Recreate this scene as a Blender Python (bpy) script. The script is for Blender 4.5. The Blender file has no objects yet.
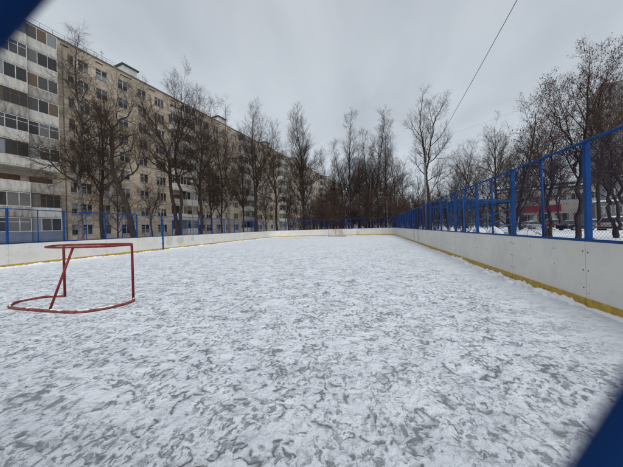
import bpy, math, random
import numpy as np
from math import sin, cos, tan, atan, radians as R, pi
from mathutils import Vector, Matrix

scene = bpy.context.scene
COL = scene.collection
rnd = random.Random(7)

# ------------------------------------------------------------------ scale of the place
YAW = R(13.3); ROLL = R(1.66)
EYE = 1.45
BOARD_H = 1.12; FENCE_H = 2.74
XR, XL, YN, YF = 3.45, -16.3, 0.03, 41.3

def bearing(px):                      # bearing of a compass line from the viewpoint, in rink axes
    return atan((px-311.5)/250.0) - YAW
def on(px, Y):                        # ground point on that bearing, Y metres up the rink
    return (Y*tan(bearing(px)), Y)

def camdir(px, Z):                                                  # ground point at depth Z along the view
    Xc = (px-311.5)/250*Z; return (Xc*cos(YAW)-Z*sin(YAW), Xc*sin(YAW)+Z*cos(YAW))

# ------------------------------------------------------------------ materials
def nodes_of(m):
    m.use_nodes = True
    return m.node_tree, m.node_tree.nodes, m.node_tree.links

def ramp(n, stops, interp='LINEAR'):
    r = n.new('ShaderNodeValToRGB'); e = r.color_ramp.elements
    r.color_ramp.interpolation = interp
    while len(e) < len(stops): e.new(0.5)
    for el, (p, c) in zip(e, stops):
        el.position = p
        el.color = (c, c, c, 1) if isinstance(c, (int, float)) else (*c, 1)
    return r

def mat(name, c, rough=0.7, c2=None, scale=4.0, bump=0.0, bscale=None, metal=0.0, detail=6, stretch=(1, 1, 1), spec=0.3, lo=.35, hi=.65):
    m = bpy.data.materials.new(name); t, n, l = nodes_of(m)
    b = n['Principled BSDF']; b.inputs['Roughness'].default_value = rough
    b.inputs['Metallic'].default_value = metal
    b.inputs['Specular IOR Level'].default_value = spec
    b.inputs['Base Color'].default_value = (*c, 1)
    tc = n.new('ShaderNodeTexCoord'); mp = n.new('ShaderNodeMapping')
    mp.inputs['Scale'].default_value = stretch
    l.new(tc.outputs['Object'], mp.inputs['Vector'])
    if c2:
        nz = n.new('ShaderNodeTexNoise'); nz.inputs['Scale'].default_value = scale; nz.inputs['Detail'].default_value = detail
        nz.inputs['Roughness'].default_value = .65
        l.new(mp.outputs[0], nz.inputs['Vector'])
        r = ramp(n, [(lo, c), (hi, c2)])
        l.new(nz.outputs['Fac'], r.inputs[0]); l.new(r.outputs[0], b.inputs['Base Color'])
    if bump:
        nb = n.new('ShaderNodeTexNoise'); nb.inputs['Scale'].default_value = bscale or scale*4; nb.inputs['Detail'].default_value = 6
        l.new(mp.outputs[0], nb.inputs['Vector'])
        bp = n.new('ShaderNodeBump'); bp.inputs['Strength'].default_value = bump; bp.inputs['Distance'].default_value = .02
        l.new(nb.outputs['Fac'], bp.inputs['Height']); l.new(bp.outputs[0], b.inputs['Normal'])
    return m

M = {}
M['blue'] = mat('blue_paint', (.002, .04, .175), .5, (.006, .068, .25), 3, .05, 60, spec=.2)
M['blue_wire'] = mat('blue_wire', (.001, .018, .085), .8, (.002, .028, .12), 2, spec=.12)
M['blue_pale'] = mat('worn_blue_paint', (.008, .08, .25), .55, (.022, .13, .32), 3, spec=.25)
M['yellow'] = mat('yellow_plastic', (.62, .40, .03), .5, (.34, .23, .06), 9, .1, 30)
M['red'] = mat('red_pipe', (.16, .010, .014), .5, (.27, .045, .04), 7, .25, 50, lo=.42, hi=.72)
M['red_rust'] = mat('red_rusty_pipe', (.17, .025, .02), .6, (.33, .12, .09), 12, .3, 60, lo=.4, hi=.7)
M['snow'] = mat('snow_heap', (.78, .81, .86), .85, (.64, .67, .72), 1.3, .5, 9, spec=.15)
M['snow_clean'] = mat('snow_clean', (.82, .84, .88), .85, spec=.15)
M['bark'] = mat('dark_bark', (.030, .022, .018), .95, (.062, .050, .042), 9, .8, 30, stretch=(1, 1, .25), spec=.1)
M['bark_grey'] = mat('grey_bark', (.05, .044, .04), .95, (.10, .092, .085), 9, .8, 30, stretch=(1, 1, .3), spec=.1)
M['twig'] = mat('twig_bark', (.042, .028, .021), .9, (.075, .052, .040), 2, spec=.1)
M['twig_grey'] = mat('twig_grey_bark', (.062, .052, .05), .9, (.10, .085, .08), 2, spec=.1)
M['twig_red'] = mat('twig_red_bark', (.05, .036, .031), .9, (.10, .066, .054), 2, spec=.1)
M['birch'] = mat('birch_bark', (.035, .03, .028), .85, (.23, .215, .20), 5, .4, 20, stretch=(1.2, 1.2, 2.6), spec=.15, lo=.42, hi=.54)
M['dry_leaf'] = mat('dry_leaf', (.085, .045, .036), .9, (.13, .07, .055), 3, spec=.1)
M['grey_metal'] = mat('galvanised_metal', (.24, .25, .26), .5, (.34, .35, .36), 4, metal=.3)
M['steel_dull'] = mat('dull_steel', (.11, .115, .12), .6, (.17, .175, .18), 4)
M['dark_metal'] = mat('dark_metal', (.03, .03, .032), .6)
M['lamp_glass'] = mat('lamp_glass', (.38, .38, .37), .3)
M['white_frame'] = mat('white_frame', (.62, .62, .60), .5, (.42, .41, .38), 2)
M['brown_frame'] = mat('brown_frame', (.10, .055, .03), .6, (.17, .10, .06), 3)
M['black'] = mat('black_rubber', (.015, .015, .016), .85)
M['bolt'] = mat('bolt_head', (.09, .085, .08), .5)
M['tail'] = mat('tail_lamp', (.32, .01, .012), .25)
M['head'] = mat('head_lamp', (.6, .62, .64), .15)
M['car_glass'] = mat('car_glass', (.015, .018, .02), .08, spec=.6)
M['sign_red'] = mat('red_sign', (.20, .012, .025), .5, (.15, .012, .02), .8)
M['concrete'] = mat('pale_concrete', (.33, .31, .28), .9, (.56, .545, .50), 1.6, .2, 12, stretch=(2.2, 1, .5), detail=9, lo=.34, hi=.6)
M['concrete_worn'] = mat('worn_concrete', (.16, .145, .125), .9, (.42, .40, .36), 1.9, .2, 12, stretch=(2.2, 1, .5), detail=9, lo=.36, hi=.64)
M['concrete_dark'] = mat('dark_concrete', (.13, .115, .10), .9, (.22, .20, .175), 1.5, .2, 12)
M['roofing'] = mat('roofing_felt', (.05, .05, .05), .9, (.5, .52, .55), .6)
M['green_cap'] = mat('green_metal', (.015, .045, .045), .5)
M['bluegrey'] = mat('blue_grey_panel', (.10, .13, .19), .6, (.15, .18, .24), 1)
M['grey_wall'] = mat('grey_wall', (.17, .172, .175), .9, (.23, .23, .23), .25, stretch=(1, 1, 1))
M['tan_wall'] = mat('tan_wall', (.27, .24, .20), .9, (.36, .33, .28), .4)

def paint(name, c):
    m = mat(name, c, .28, spec=.5); b = m.node_tree.nodes['Principled BSDF']
    b.inputs['Coat Weight'].default_value = .6; b.inputs['Coat Roughness'].default_value = .1
    return m

# facade masonry: pale blocks with mortar joints, storey seams and weather stains
def facade_mat():
    m = bpy.data.materials.new('facade_blocks'); t, n, l = nodes_of(m); b = n['Principled BSDF']
    b.inputs['Roughness'].default_value = .92; b.inputs['Specular IOR Level'].default_value = .15
    tc = n.new('ShaderNodeTexCoord'); sx = n.new('ShaderNodeSeparateXYZ'); cx = n.new('ShaderNodeCombineXYZ')
    l.new(tc.outputs['Object'], sx.inputs[0]); l.new(sx.outputs['X'], cx.inputs['X']); l.new(sx.outputs['Z'], cx.inputs['Y'])
    br = n.new('ShaderNodeTexBrick'); br.inputs['Scale'].default_value = 1
    br.inputs['Brick Width'].default_value = .52; br.inputs['Row Height'].default_value = .285
    br.inputs['Mortar Size'].default_value = .018; br.inputs['Bias'].default_value = -.1
    br.inputs['Color1'].default_value = (.51, .435, .335, 1); br.inputs['Color2'].default_value = (.385, .32, .245, 1)
    br.inputs['Mortar'].default_value = (.36, .31, .25, 1)
    l.new(cx.outputs[0], br.inputs['Vector'])
    nz = n.new('ShaderNodeTexNoise'); nz.inputs['Scale'].default_value = .35; nz.inputs['Detail'].default_value = 8; nz.inputs['Roughness'].default_value = .7
    l.new(tc.outputs['Object'], nz.inputs['Vector'])
    rr = ramp(n, [(.35, .66), (.62, 1.18)]); l.new(nz.outputs['Fac'], rr.inputs[0])
    mu = n.new('ShaderNodeMix'); mu.data_type = 'RGBA'; mu.blend_type = 'MULTIPLY'; mu.inputs['Factor'].default_value = 1
    l.new(br.outputs['Color'], mu.inputs['A']); l.new(rr.outputs[0], mu.inputs['B'])
    # storey joint every 2.85 m
    ma = n.new('ShaderNodeMath'); ma.operation = 'MODULO'; ma.inputs[1].default_value = 2.85
    ad = n.new('ShaderNodeMath'); ad.operation = 'ADD'; ad.inputs[1].default_value = 2.85*3-.45
    l.new(sx.outputs['Z'], ad.inputs[0]); l.new(ad.outputs[0], ma.inputs[0])
    lt = n.new('ShaderNodeMath'); lt.operation = 'LESS_THAN'; lt.inputs[1].default_value = .11; l.new(ma.outputs[0], lt.inputs[0])
    mx = n.new('ShaderNodeMix'); mx.data_type = 'RGBA'; mx.inputs['B'].default_value = (.36, .30, .23, 1)
    l.new(lt.outputs[0], mx.inputs['Factor']); l.new(mu.outputs['Result'], mx.inputs['A'])
    l.new(mx.outputs['Result'], b.inputs['Base Color'])
    bp = n.new('ShaderNodeBump'); bp.inputs['Strength'].default_value = .5; bp.inputs['Distance'].default_value = .03
    l.new(br.outputs['Fac'], bp.inputs['Height']); bp.invert = True; l.new(bp.outputs[0], b.inputs['Normal'])
    return m
M['facade'] = facade_mat()

def pane_mat():
    m = bpy.data.materials.new('window_pane'); t, n, l = nodes_of(m); b = n['Principled BSDF']
    b.inputs['Roughness'].default_value = .07; b.inputs['Specular IOR Level'].default_value = .5
    tc = n.new('ShaderNodeTexCoord'); sn = n.new('ShaderNodeVectorMath'); sn.operation = 'SNAP'; sn.inputs[1].default_value = (.9, 50, 2.85)
    l.new(tc.outputs['Object'], sn.inputs[0]); vo = n.new('ShaderNodeTexWhiteNoise'); l.new(sn.outputs[0], vo.inputs['Vector'])
    oi = n.new('ShaderNodeObjectInfo'); ad = n.new('ShaderNodeMath'); ad.operation = 'ADD'
    l.new(vo.outputs['Value'], ad.inputs[0]); l.new(oi.outputs['Random'], ad.inputs[1])
    fr = n.new('ShaderNodeMath'); fr.operation = 'FRACT'; l.new(ad.outputs[0], fr.inputs[0])
    r = ramp(n, [(0, (.025, .025, .026)), (.38, (.06, .058, .055)), (.6, (.12, .115, .11)), (.78, (.20, .22, .235)), (.93, (.12, .075, .045))], 'CONSTANT')
    l.new(fr.outputs[0], r.inputs[0]); l.new(r.outputs[0], b.inputs['Base Color'])
    return m
M['pane'] = pane_mat()

def board_mat():
    m = bpy.data.materials.new('rink_board_plastic'); t, n, l = nodes_of(m); b = n['Principled BSDF']
    b.inputs['Roughness'].default_value = .5; b.inputs['Specular IOR Level'].default_value = .3
    g = n.new('ShaderNodeNewGeometry')
    nz = n.new('ShaderNodeTexNoise'); nz.inputs['Scale'].default_value = 1.1; nz.inputs['Detail'].default_value = 9; nz.inputs['Roughness'].default_value = .7
    l.new(g.outputs['Position'], nz.inputs['Vector'])
    r = ramp(n, [(.3, (.64, .62, .575)), (.55, (.75, .725, .67)), (.8, (.78, .755, .70))]); l.new(nz.outputs['Fac'], r.inputs[0])
    cur = r.outputs[0]
    # scuffs: thin stretched marks
    mp = n.new('ShaderNodeMapping'); mp.inputs['Scale'].default_value = (1.2, 1.2, 7); l.new(g.outputs['Position'], mp.inputs[0])
    n2 = n.new('ShaderNodeTexNoise'); n2.inputs['Scale'].default_value = 3.5; n2.inputs['Detail'].default_value = 10; n2.inputs['Roughness'].default_value = .75
    l.new(mp.outputs[0], n2.inputs['Vector']); r2 = ramp(n, [(.6, 0), (.72, .55)]); l.new(n2.outputs['Fac'], r2.inputs[0])
    mx = n.new('ShaderNodeMix'); mx.data_type = 'RGBA'; mx.inputs['B'].default_value = (.36, .36, .35, 1)
    l.new(r2.outputs[0], mx.inputs['Factor']); l.new(cur, mx.inputs['A']); cur = mx.outputs['Result']
    n3 = n.new('ShaderNodeTexNoise'); n3.inputs['Scale'].default_value = 11; n3.inputs['Detail'].default_value = 3; n3.inputs['Distortion'].default_value = .6
    l.new(g.outputs['Position'], n3.inputs['Vector']); r3 = ramp(n, [(.70, 0), (.735, .6)]); l.new(n3.outputs['Fac'], r3.inputs[0])
    mk = n.new('ShaderNodeMix'); mk.data_type = 'RGBA'; mk.inputs['B'].default_value = (.22, .22, .215, 1)
    l.new(r3.outputs[0], mk.inputs['Factor']); l.new(cur, mk.inputs['A']); cur = mk.outputs['Result']
    # round washed paint blots, each with its own place on the boards
    nd = n.new('ShaderNodeTexNoise'); nd.inputs['Scale'].default_value = 3.5; nd.inputs['Detail'].default_value = 4
    l.new(g.outputs['Position'], nd.inputs['Vector'])
    dm = n.new('ShaderNodeVectorMath'); dm.operation = 'MULTIPLY_ADD'; dm.inputs[1].default_value = (.5,)*3
    l.new(nd.outputs['Color'], dm.inputs[0]); l.new(g.outputs['Position'], dm.inputs[2])
    acc = None
    for c, rad in (((-16.05, 17.75, .92), .42), ((-16.05, 19.0, .88), .40), ((-16.05, 20.5, 1.02), .27),
                   ((3.7, 20.3, .9), .62), ((3.7, 22.1, .95), .55), ((3.7, 28.0, .8), .4)):
        ds = n.new('ShaderNodeVectorMath'); ds.operation = 'DISTANCE'; ds.inputs[1].default_value = c
        l.new(dm.outputs[0], ds.inputs[0])
        mr = n.new('ShaderNodeMapRange'); mr.inputs[1].default_value = rad; mr.inputs[2].default_value = rad*.82
        l.new(ds.outputs['Value'], mr.inputs[0])
        if acc is None: acc = mr.outputs[0]
        else:
            mm = n.new('ShaderNodeMath'); mm.operation = 'MAXIMUM'; l.new(acc, mm.inputs[0]); l.new(mr.outputs[0], mm.inputs[1]); acc = mm.outputs[0]
    sc = n.new('ShaderNodeMath'); sc.operation = 'MULTIPLY'; sc.inputs[1].default_value = .6; l.new(acc, sc.inputs[0])
    mb = n.new('ShaderNodeMix'); mb.data_type = 'RGBA'; mb.inputs['B'].default_value = (.46, .49, .38, 1)
    l.new(sc.outputs[0], mb.inputs['Factor']); l.new(cur, mb.inputs['A'])
    l.new(mb.outputs['Result'], b.inputs['Base Color'])
    return m
M['board'] = board_mat()

def ice_mat():
    """trodden snow over ice: white film with dark scraped arcs and flecks"""
    m = bpy.data.materials.new('trodden_snow_on_ice'); t, n, l = nodes_of(m); b = n['Principled BSDF']
    g = n.new('ShaderNodeNewGeometry')
    def noise(scale, det, rough, dist, vec=None, st=(1, 1, 1), off=(0, 0, 0)):
        mp = n.new('ShaderNodeMapping'); mp.inputs['Scale'].default_value = st; mp.inputs['Location'].default_value = off
        l.new(vec or g.outputs['Position'], mp.inputs[0])
        z = n.new('ShaderNodeTexNoise'); z.inputs['Scale'].default_value = scale; z.inputs['Detail'].default_value = det
        z.inputs['Roughness'].default_value = rough; z.inputs['Distortion'].default_value = dist
        l.new(mp.outputs[0], z.inputs['Vector']); return z.outputs['Fac']
    def mth(op, a, bb=None, c=None):
        x = n.new('ShaderNodeMath'); x.operation = op
        for i, v in enumerate((a, bb, c)):
            if v is None: continue
            if isinstance(v, (int, float)): x.inputs[i].default_value = v
            else: l.new(v, x.inputs[i])
        return x.outputs[0]
    def rng(v, a, bb, c=0, d=1, sm=True):
        x = n.new('ShaderNodeMapRange'); x.interpolation_type = 'SMOOTHSTEP' if sm else 'LINEAR'
        for i, q in enumerate((a, bb, c, d)): x.inputs[i+1].default_value = q
        l.new(v, x.inputs[0]); return x.outputs[0]
    def warp(amt, scale, off):
        z = n.new('ShaderNodeTexNoise'); z.inputs['Scale'].default_value = scale; z.inputs['Detail'].default_value = 5; z.inputs['Roughness'].default_value = .6
        mp = n.new('ShaderNodeMapping'); mp.inputs['Location'].default_value = off; l.new(g.outputs['Position'], mp.inputs[0]); l.new(mp.outputs[0], z.inputs['Vector'])
        q = n.new('ShaderNodeVectorMath'); q.operation = 'MULTIPLY_ADD'; q.inputs[1].default_value = (amt, amt, 0)
        l.new(z.outputs['Color'], q.inputs[0]); l.new(g.outputs['Position'], q.inputs[2]); return q.outputs[0]
    def cells(vec, scale, w0, w1):
        v = n.new('ShaderNodeTexVoronoi'); v.feature = 'DISTANCE_TO_EDGE'; v.inputs['Scale'].default_value = scale; v.voronoi_dimensions = '2D'
        mp = n.new('ShaderNodeMapping'); mp.inputs['Scale'].default_value = (1, .8, 1); l.new(vec, mp.inputs[0]); l.new(mp.outputs[0], v.inputs['Vector'])
        return rng(v.outputs['Distance'], w0, w1)
    def arcs(scale, off, wmax, wscale, thr, st=(1, .8, 1), lvl=.5):
        # tapering crescents: iso-line of a smooth field whose width swells and dies away
        fld = noise(scale, 1.2, .5, .25, vec=warp(.10, 9, off), st=st, off=off)
        wd = rng(noise(wscale, 3, .6, .2, off=(off[1], off[0]+5, 0)), thr, thr+.22, .0, wmax)
        ds = mth('ABSOLUTE', mth('SUBTRACT', fld, lvl))
        ds = mth('ADD', ds, mth('MULTIPLY', mth('SUBTRACT', noise(38, 5, .75, .1, off=off), .5), .085))
        return mth('MULTIPLY', mth('MAXIMUM', rng(mth('DIVIDE', ds, mth('ADD', wd, .002)), 1.35, -.1), mth('MULTIPLY', rng(mth('DIVIDE', ds, mth('ADD', wd, .002)), 2.8, .4), .34)), rng(wd, wmax*.15, wmax*.6))
    a1 = arcs(5.4, (3, 9, 0), .060, 3.6, .49)
    a2 = arcs(7.0, (23, 19, 0), .055, 3.9, .475, lvl=.46)
    a3 = arcs(8.6, (13, 25, 0), .070, 4.6, .48, st=(.8, 1, 1), lvl=.54)
    smear = rng(noise(9.0, 5, .62, .9, st=(1, .75, 1), off=(7, 1, 0)), .53, .72)
    fleck = rng(noise(19, 6, .68, .5, st=(1, .8, 1), off=(2, 8, 0)), .52, .64)
    where = rng(noise(2.6, 4, .6, .3, off=(11, 2, 0)), .36, .62)
    zone = noise(.45, 4, .6, .3, off=(1, 2, 0))
    fine = rng(noise(55, 5, .7, .1), .30, .62)
    zonef = rng(zone, .30, .66, .6, 1)
    d = mth('MAXIMUM', mth('MAXIMUM', mth('MULTIPLY', a1, .82), mth('MULTIPLY', a2, .85)), mth('MULTIPLY', a3, .8))
    d = mth('MAXIMUM', d, mth('MULTIPLY', mth('MULTIPLY', smear, where), .52))
    d = mth('MAXIMUM', d, mth('MULTIPLY', mth('MULTIPLY', fleck, where), .6))
    d = mth('MULTIPLY', d, zonef)
    d = mth('MULTIPLY', d, mth('MULTIPLY_ADD', fine, .45, .48))
    # cleaner strip against the right boards, less walked at the far end
    sx = n.new('ShaderNodeSeparateXYZ'); l.new(g.outputs['Position'], sx.inputs[0])
    d = mth('MULTIPLY', d, rng(sx.outputs['X'], 3.3, 1.3, .12, 1))
    d = mth('MULTIPLY', d, rng(sx.outputs['X'], -16.3, -12, .35, 1))
    d = mth('MULTIPLY', d, rng(sx.outputs['Y'], 6, 34, 1, .65))
    d = mth('MINIMUM', mth('MULTIPLY', d, 1.15), 1)
    # soft grey thin film variation
    thin = rng(noise(1.7, 7, .65, .4, off=(5, 5, 0)), .36, .68)
    base = n.new('ShaderNodeMix'); base.data_type = 'RGBA'
    base.inputs['A'].default_value = (.82, .865, .92, 1); base.inputs['B'].default_value = (.72, .765, .825, 1)
    l.new(thin, base.inputs['Factor'])
    mx = n.new('ShaderNodeMix'); mx.data_type = 'RGBA'; mx.inputs['B'].default_value = (.145, .158, .182, 1)
    l.new(d, mx.inputs['Factor']); l.new(base.outputs['Result'], mx.inputs['A'])
    l.new(mx.outputs['Result'], b.inputs['Base Color'])
    rr = n.new('ShaderNodeMapRange'); rr.inputs[3].default_value = .82; rr.inputs[4].default_value = .5; l.new(d, rr.inputs[0])
    l.new(rr.outputs[0], b.inputs['Roughness']); b.inputs['Specular IOR Level'].default_value = .2
    h = mth('SUBTRACT', mth('ADD', mth('MULTIPLY', noise(6.5, 7, .55, .3), 2.0), mth('MULTIPLY', noise(26, 5, .6, .2), .35)), mth('MULTIPLY', d, .7))
    bp = n.new('ShaderNodeBump'); bp.inputs['Strength'].default_value = .95; bp.inputs['Distance'].default_value = .06
    l.new(h, bp.inputs['Height']); l.new(bp.outputs[0], b.inputs['Normal'])
    return m
M['ice'] = ice_mat()

def ground_mat():
    m = mat('snowy_ground', (.72, .75, .80), .9, (.42, .42, .42), .22, .6, 2.2, detail=10, lo=.42, hi=.78, spec=.1)
    return m
M['ground'] = ground_mat()

# ------------------------------------------------------------------ mesh helpers
class MB:
    def __init__(s): s.v = []; s.f = []; s.m = []; s.cur = 0; s.sm = []
    def quad(s, pts, smooth=False):
        k = len(s.v); s.v += [tuple(p) for p in pts]; s.f.append(tuple(range(k, k+len(pts)))); s.m.append(s.cur); s.sm.append(smooth)
    def box(s, x0, x1, y0, y1, z0, z1, T=None):
        p = [Vector((x, y, z)) for z in (z0, z1) for y in (y0, y1) for x in (x0, x1)]
        if T is not None: p = [T @ q for q in p]
        k = len(s.v); s.v += [tuple(q) for q in p]
        for f in ((0, 2, 3, 1), (4, 5, 7, 6), (0, 1, 5, 4), (2, 6, 7, 3), (0, 4, 6, 2), (1, 3, 7, 5)):
            s.f.append(tuple(k+i for i in f)); s.m.append(s.cur); s.sm.append(False)
    def tube(s, pts, r, sides=8, closed=False, caps=True):
        pts = [Vector(p) for p in pts]; n = len(pts)
        rs = r if isinstance(r, (list, tuple)) else [r]*n
        k = len(s.v); ref = None
        for i, p in enumerate(pts):
            a = pts[(i-1) % n] if (closed or i > 0) else pts[i]; b = pts[(i+1) % n] if (closed or i < n-1) else pts[i]
            t = (b-a).normalized()
            if ref is None:
                ref = t.cross(Vector((0, 0, 1)))
                if ref.length < .1: ref = t.cross(Vector((1, 0, 0)))
            ref = (ref - t*ref.dot(t)).normalized(); w = t.cross(ref)
            for j in range(sides):
                a_ = 2*pi*j/sides; s.v.append(tuple(p + (ref*cos(a_) + w*sin(a_))*rs[i]))
        m = n if closed else n-1
        for i in range(m):
            i2 = (i+1) % n
            for j in range(sides):
                j2 = (j+1) % sides
                s.f.append((k+i*sides+j, k+i*sides+j2, k+i2*sides+j2, k+i2*sides+j)); s.m.append(s.cur); s.sm.append(True)
        if caps and not closed:
            s.f.append(tuple(k+j for j in range(sides))[::-1]); s.m.append(s.cur); s.sm.append(False)
            s.f.append(tuple(k+(n-1)*sides+j for j in range(sides))); s.m.append(s.cur); s.sm.append(False)
    def lathe(s, prof, c=(0, 0, 0), sides=16):
        k = len(s.v)
        for r, z in prof:
            for j in range(sides):
                a = 2*pi*j/sides; s.v.append((c[0]+r*cos(a), c[1]+r*sin(a), c[2]+z))
        for i in range(len(prof)-1):
            for j in range(sides):
                j2 = (j+1) % sides
                s.f.append((k+i*sides+j, k+i*sides+j2, k+(i+1)*sides+j2, k+(i+1)*sides+j)); s.m.append(s.cur); s.sm.append(True)
    def mesh(s, name, mats):
        me = bpy.data.meshes.new(name); me.from_pydata(s.v, [], s.f)
        for m in (mats if isinstance(mats, (list, tuple)) else [mats]): me.materials.append(m)
        me.polygons.foreach_set('material_index', s.m); me.polygons.foreach_set('use_smooth', s.sm); me.update()
        return me
    def build(s, name, mats, parent=None):
        return link(name, s.mesh(name, mats), parent)

def link(name, me, parent=None):
    o = bpy.data.objects.new(name, me); COL.objects.link(o)
    if parent: o.parent = parent
    return o
def tag(o, label=None, cat=None, group=None, kind=None):
    if label: o['label'] = label
    if cat: o['category'] = cat
    if group: o['group'] = group
    if kind: o['kind'] = kind
    return o
def empty(name, loc=(0, 0, 0), rz=0, label=None, cat=None, group=None):
    o = bpy.data.objects.new(name, None); COL.objects.link(o); o.location = loc; o.rotation_euler = (0, 0, rz)
    o.empty_display_size = .3
    return tag(o, label, cat, group)
def copy_tree(o, parent=None):
    c = o.copy(); COL.objects.link(c)
    if parent: c.parent = parent
    for ch in list(o.children): copy_tree(ch, c)
    return c

def np_mesh(name, V, F, mats, midx=None, smooth=True):
    me = bpy.data.meshes.new(name)
    V = np.asarray(V, dtype=np.float32); F = np.asarray(F, dtype=np.int32)
    me.vertices.add(len(V)); me.vertices.foreach_set('co', V.ravel())
    me.loops.add(F.size); me.loops.foreach_set('vertex_index', F.ravel())
    me.polygons.add(len(F)); me.polygons.foreach_set('loop_start', np.arange(len(F), dtype=np.int32)*F.shape[1])
    for m in (mats if isinstance(mats, (list, tuple)) else [mats]): me.materials.append(m)
    if midx is not None: me.polygons.foreach_set('material_index', np.asarray(midx, dtype=np.int32))
    me.polygons.foreach_set('use_smooth', np.full(len(F), smooth))
    me.update(calc_edges=True); me.validate()
    return me
def tubes(P, Rr, sides=3):
    """P (N,k,3) polylines, Rr (N,k) radii -> verts, quads"""
    P = np.asarray(P, float); Rr = np.asarray(Rr, float); N, k, _ = P.shape
    T = np.empty_like(P); T[:, 1:-1] = P[:, 2:]-P[:, :-2]; T[:, 0] = P[:, 1]-P[:, 0]; T[:, -1] = P[:, -1]-P[:, -2]
    T /= np.linalg.norm(T, axis=2, keepdims=True)+1e-9
    ax = P[:, -1]-P[:, 0]; ref = np.tile(np.array([0.31, .17, 1.0]), (N, 1))
    flip = np.abs(ax[:, 2]) > .8*np.linalg.norm(ax, axis=1); ref[flip] = (1, .23, .11)
    U = np.cross(T, ref[:, None, :]); U /= np.linalg.norm(U, axis=2, keepdims=True)+1e-9
    W = np.cross(T, U)
    a = np.arange(sides)*2*pi/sides
    V = P[:, :, None, :] + Rr[:, :, None, None]*(U[:, :, None, :]*np.cos(a)[None, None, :, None] + W[:, :, None, :]*np.sin(a)[None, None, :, None])
    V = V.reshape(-1, 3)
    i = np.arange(N)[:, None, None]*k*sides; s_ = np.arange(k-1)[None, :, None]*sides; j = np.arange(sides)[None, None, :]
    j2 = (j+1) % sides
    F = np.stack([i+s_+j, i+s_+j2, i+s_+sides+j2, i+s_+sides+j], axis=-1).reshape(-1, 4)
    return V, F
def join_np(parts):
    Vs, Fs, k = [], [], 0
    for V, F in parts: Vs.append(V); Fs.append(F+k); k += len(V)
    return np.concatenate(Vs), np.concatenate(Fs)

# ------------------------------------------------------------------ ground, rink surface
def sheet(name, xs, ys, z, material, fz=None):
    mb_v = [(x, y, z + (fz(x, y) if fz else 0)) for y in ys for x in xs]; nx = len(xs)
    f = [(j*nx+i, j*nx+i+1, (j+1)*nx+i+1, (j+1)*nx+i) for j in range(len(ys)-1) for i in range(nx-1)]
    me = bpy.data.meshes.new(name); me.from_pydata(mb_v, [], f); me.materials.append(material)
    me.polygons.foreach_set('use_smooth', [True]*len(f)); me.update()
    return tag(link(name, me), kind='structure')
def wob(x, y):
    return (sin(x*.31+1.3)*cos(y*.27+.4) + .6*sin(x*.83+y*.57) + .4*sin(y*1.31-x*.9+2))*.07
def gz(x, y):
    d = max(XL-.4-x, x-XR-.4, YN-.4-y, y-YF-.4)
    return -.02 if d < 0 else min(1, d/1.2)*(wob(x, y)+.02)-.02*(1-min(1, d/1.2))
gx = sorted(set([-700, -400, -200, -120, -80] + [(-60+i*1.0) for i in range(141)] + [100, 140, 220, 400, 700]))
gy = sorted(set([-700, -300, -100, -50, -30] + [(-20+i*1.0) for i in range(131)] + [130, 160, 220, 400, 700]))
sheet('ground', gx, gy, 0, M['ground'], gz)
# rink surface polygon with rounded corners
def path_pts(piece, n=14):
    RN, RF = 3.0, 4.0
    def arc(cx, cy, r, a0, a1): return [(cx+r*cos(a0+(a1-a0)*i/n), cy+r*sin(a0+(a1-a0)*i/n)) for i in range(n+1)]
    if piece == 'right': return [(XR, YN+RN), (XR, YF-RF)]
    if piece == 'far': return arc(XR-RF, YF-RF, RF, 0, pi/2) + arc(XL+RF, YF-RF, RF, pi/2, pi)
    if piece == 'left': return [(XL, YF-RF), (XL, YN+RN)]
    if piece == 'near': return arc(XL+RN, YN+RN, RN, pi, 1.5*pi) + arc(XR-RN, YN+RN, RN, 1.5*pi, 2*pi)
class Path:
    def __init__(s, pts):
        s.p = [Vector((x, y)) for x, y in pts]; s.c = [0]
        for a, b in zip(s.p, s.p[1:]): s.c.append(s.c[-1]+(b-a).length)
        s.L = s.c[-1]
    def at(s, d, off=0):                    # off > 0: outwards from the rink
        d = min(max(d, 0), s.L); i = 0
        while i < len(s.c)-2 and s.c[i+1] < d: i += 1
        a, b = s.p[i], s.p[i+1]; t = (b-a).normalized(); q = a + t*(d-s.c[i])
        return Vector((q.x + t.y*off, q.y - t.x*off))
    def nodes(s, d0, d1, step=.6):
        out = [d0] + [c for c in s.c if d0+1e-4 < c < d1-1e-4] + [d1]
        return out
PATHS = {k: Path(path_pts(k)) for k in ('right', 'far', 'left', 'near')}
mb = MB(); ring = []
for k in ('right', 'far', 'left', 'near'):
    ring += [(p.x, p.y) for p in PATHS[k].p][:-1]
mb.quad([(x, y, .004) for x, y in ring]); o = mb.build('ice_rink', M['ice']); tag(o, kind='structure')

# ------------------------------------------------------------------ boards and netted fences
def ribbon(mb, path, d0, d1, o0, o1, z0, z1, mat=0):
    ds = path.nodes(d0, d1); mb.cur = mat
    for a, b in zip(ds, ds[1:]):
        A0, A1, B0, B1 = path.at(a, o0), path.at(a, o1), path.at(b, o0), path.at(b, o1)
        mb.quad([(A0.x, A0.y, z0), (B0.x, B0.y, z0), (B0.x, B0.y, z1), (A0.x, A0.y, z1)])
        mb.quad([(A1.x, A1.y, z0), (A1.x, A1.y, z1), (B1.x, B1.y, z1), (B1.x, B1.y, z0)])
        mb.quad([(A0.x, A0.y, z1), (B0.x, B0.y, z1), (B1.x, B1.y, z1), (A1.x, A1.y, z1)])
        mb.quad([(A0.x, A0.y, z0), (A1.x, A1.y, z0), (B1.x, B1.y, z0), (B0.x, B0.y, z0)])
    for d, fl in ((d0, 0), (d1, 1)):
        A, B = path.at(d, o0), path.at(d, o1)
        q = [(A.x, A.y, z0), (A.x, A.y, z1), (B.x, B.y, z1), (B.x, B.y, z0)]
        mb.quad(q[::-1] if fl else q)

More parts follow.
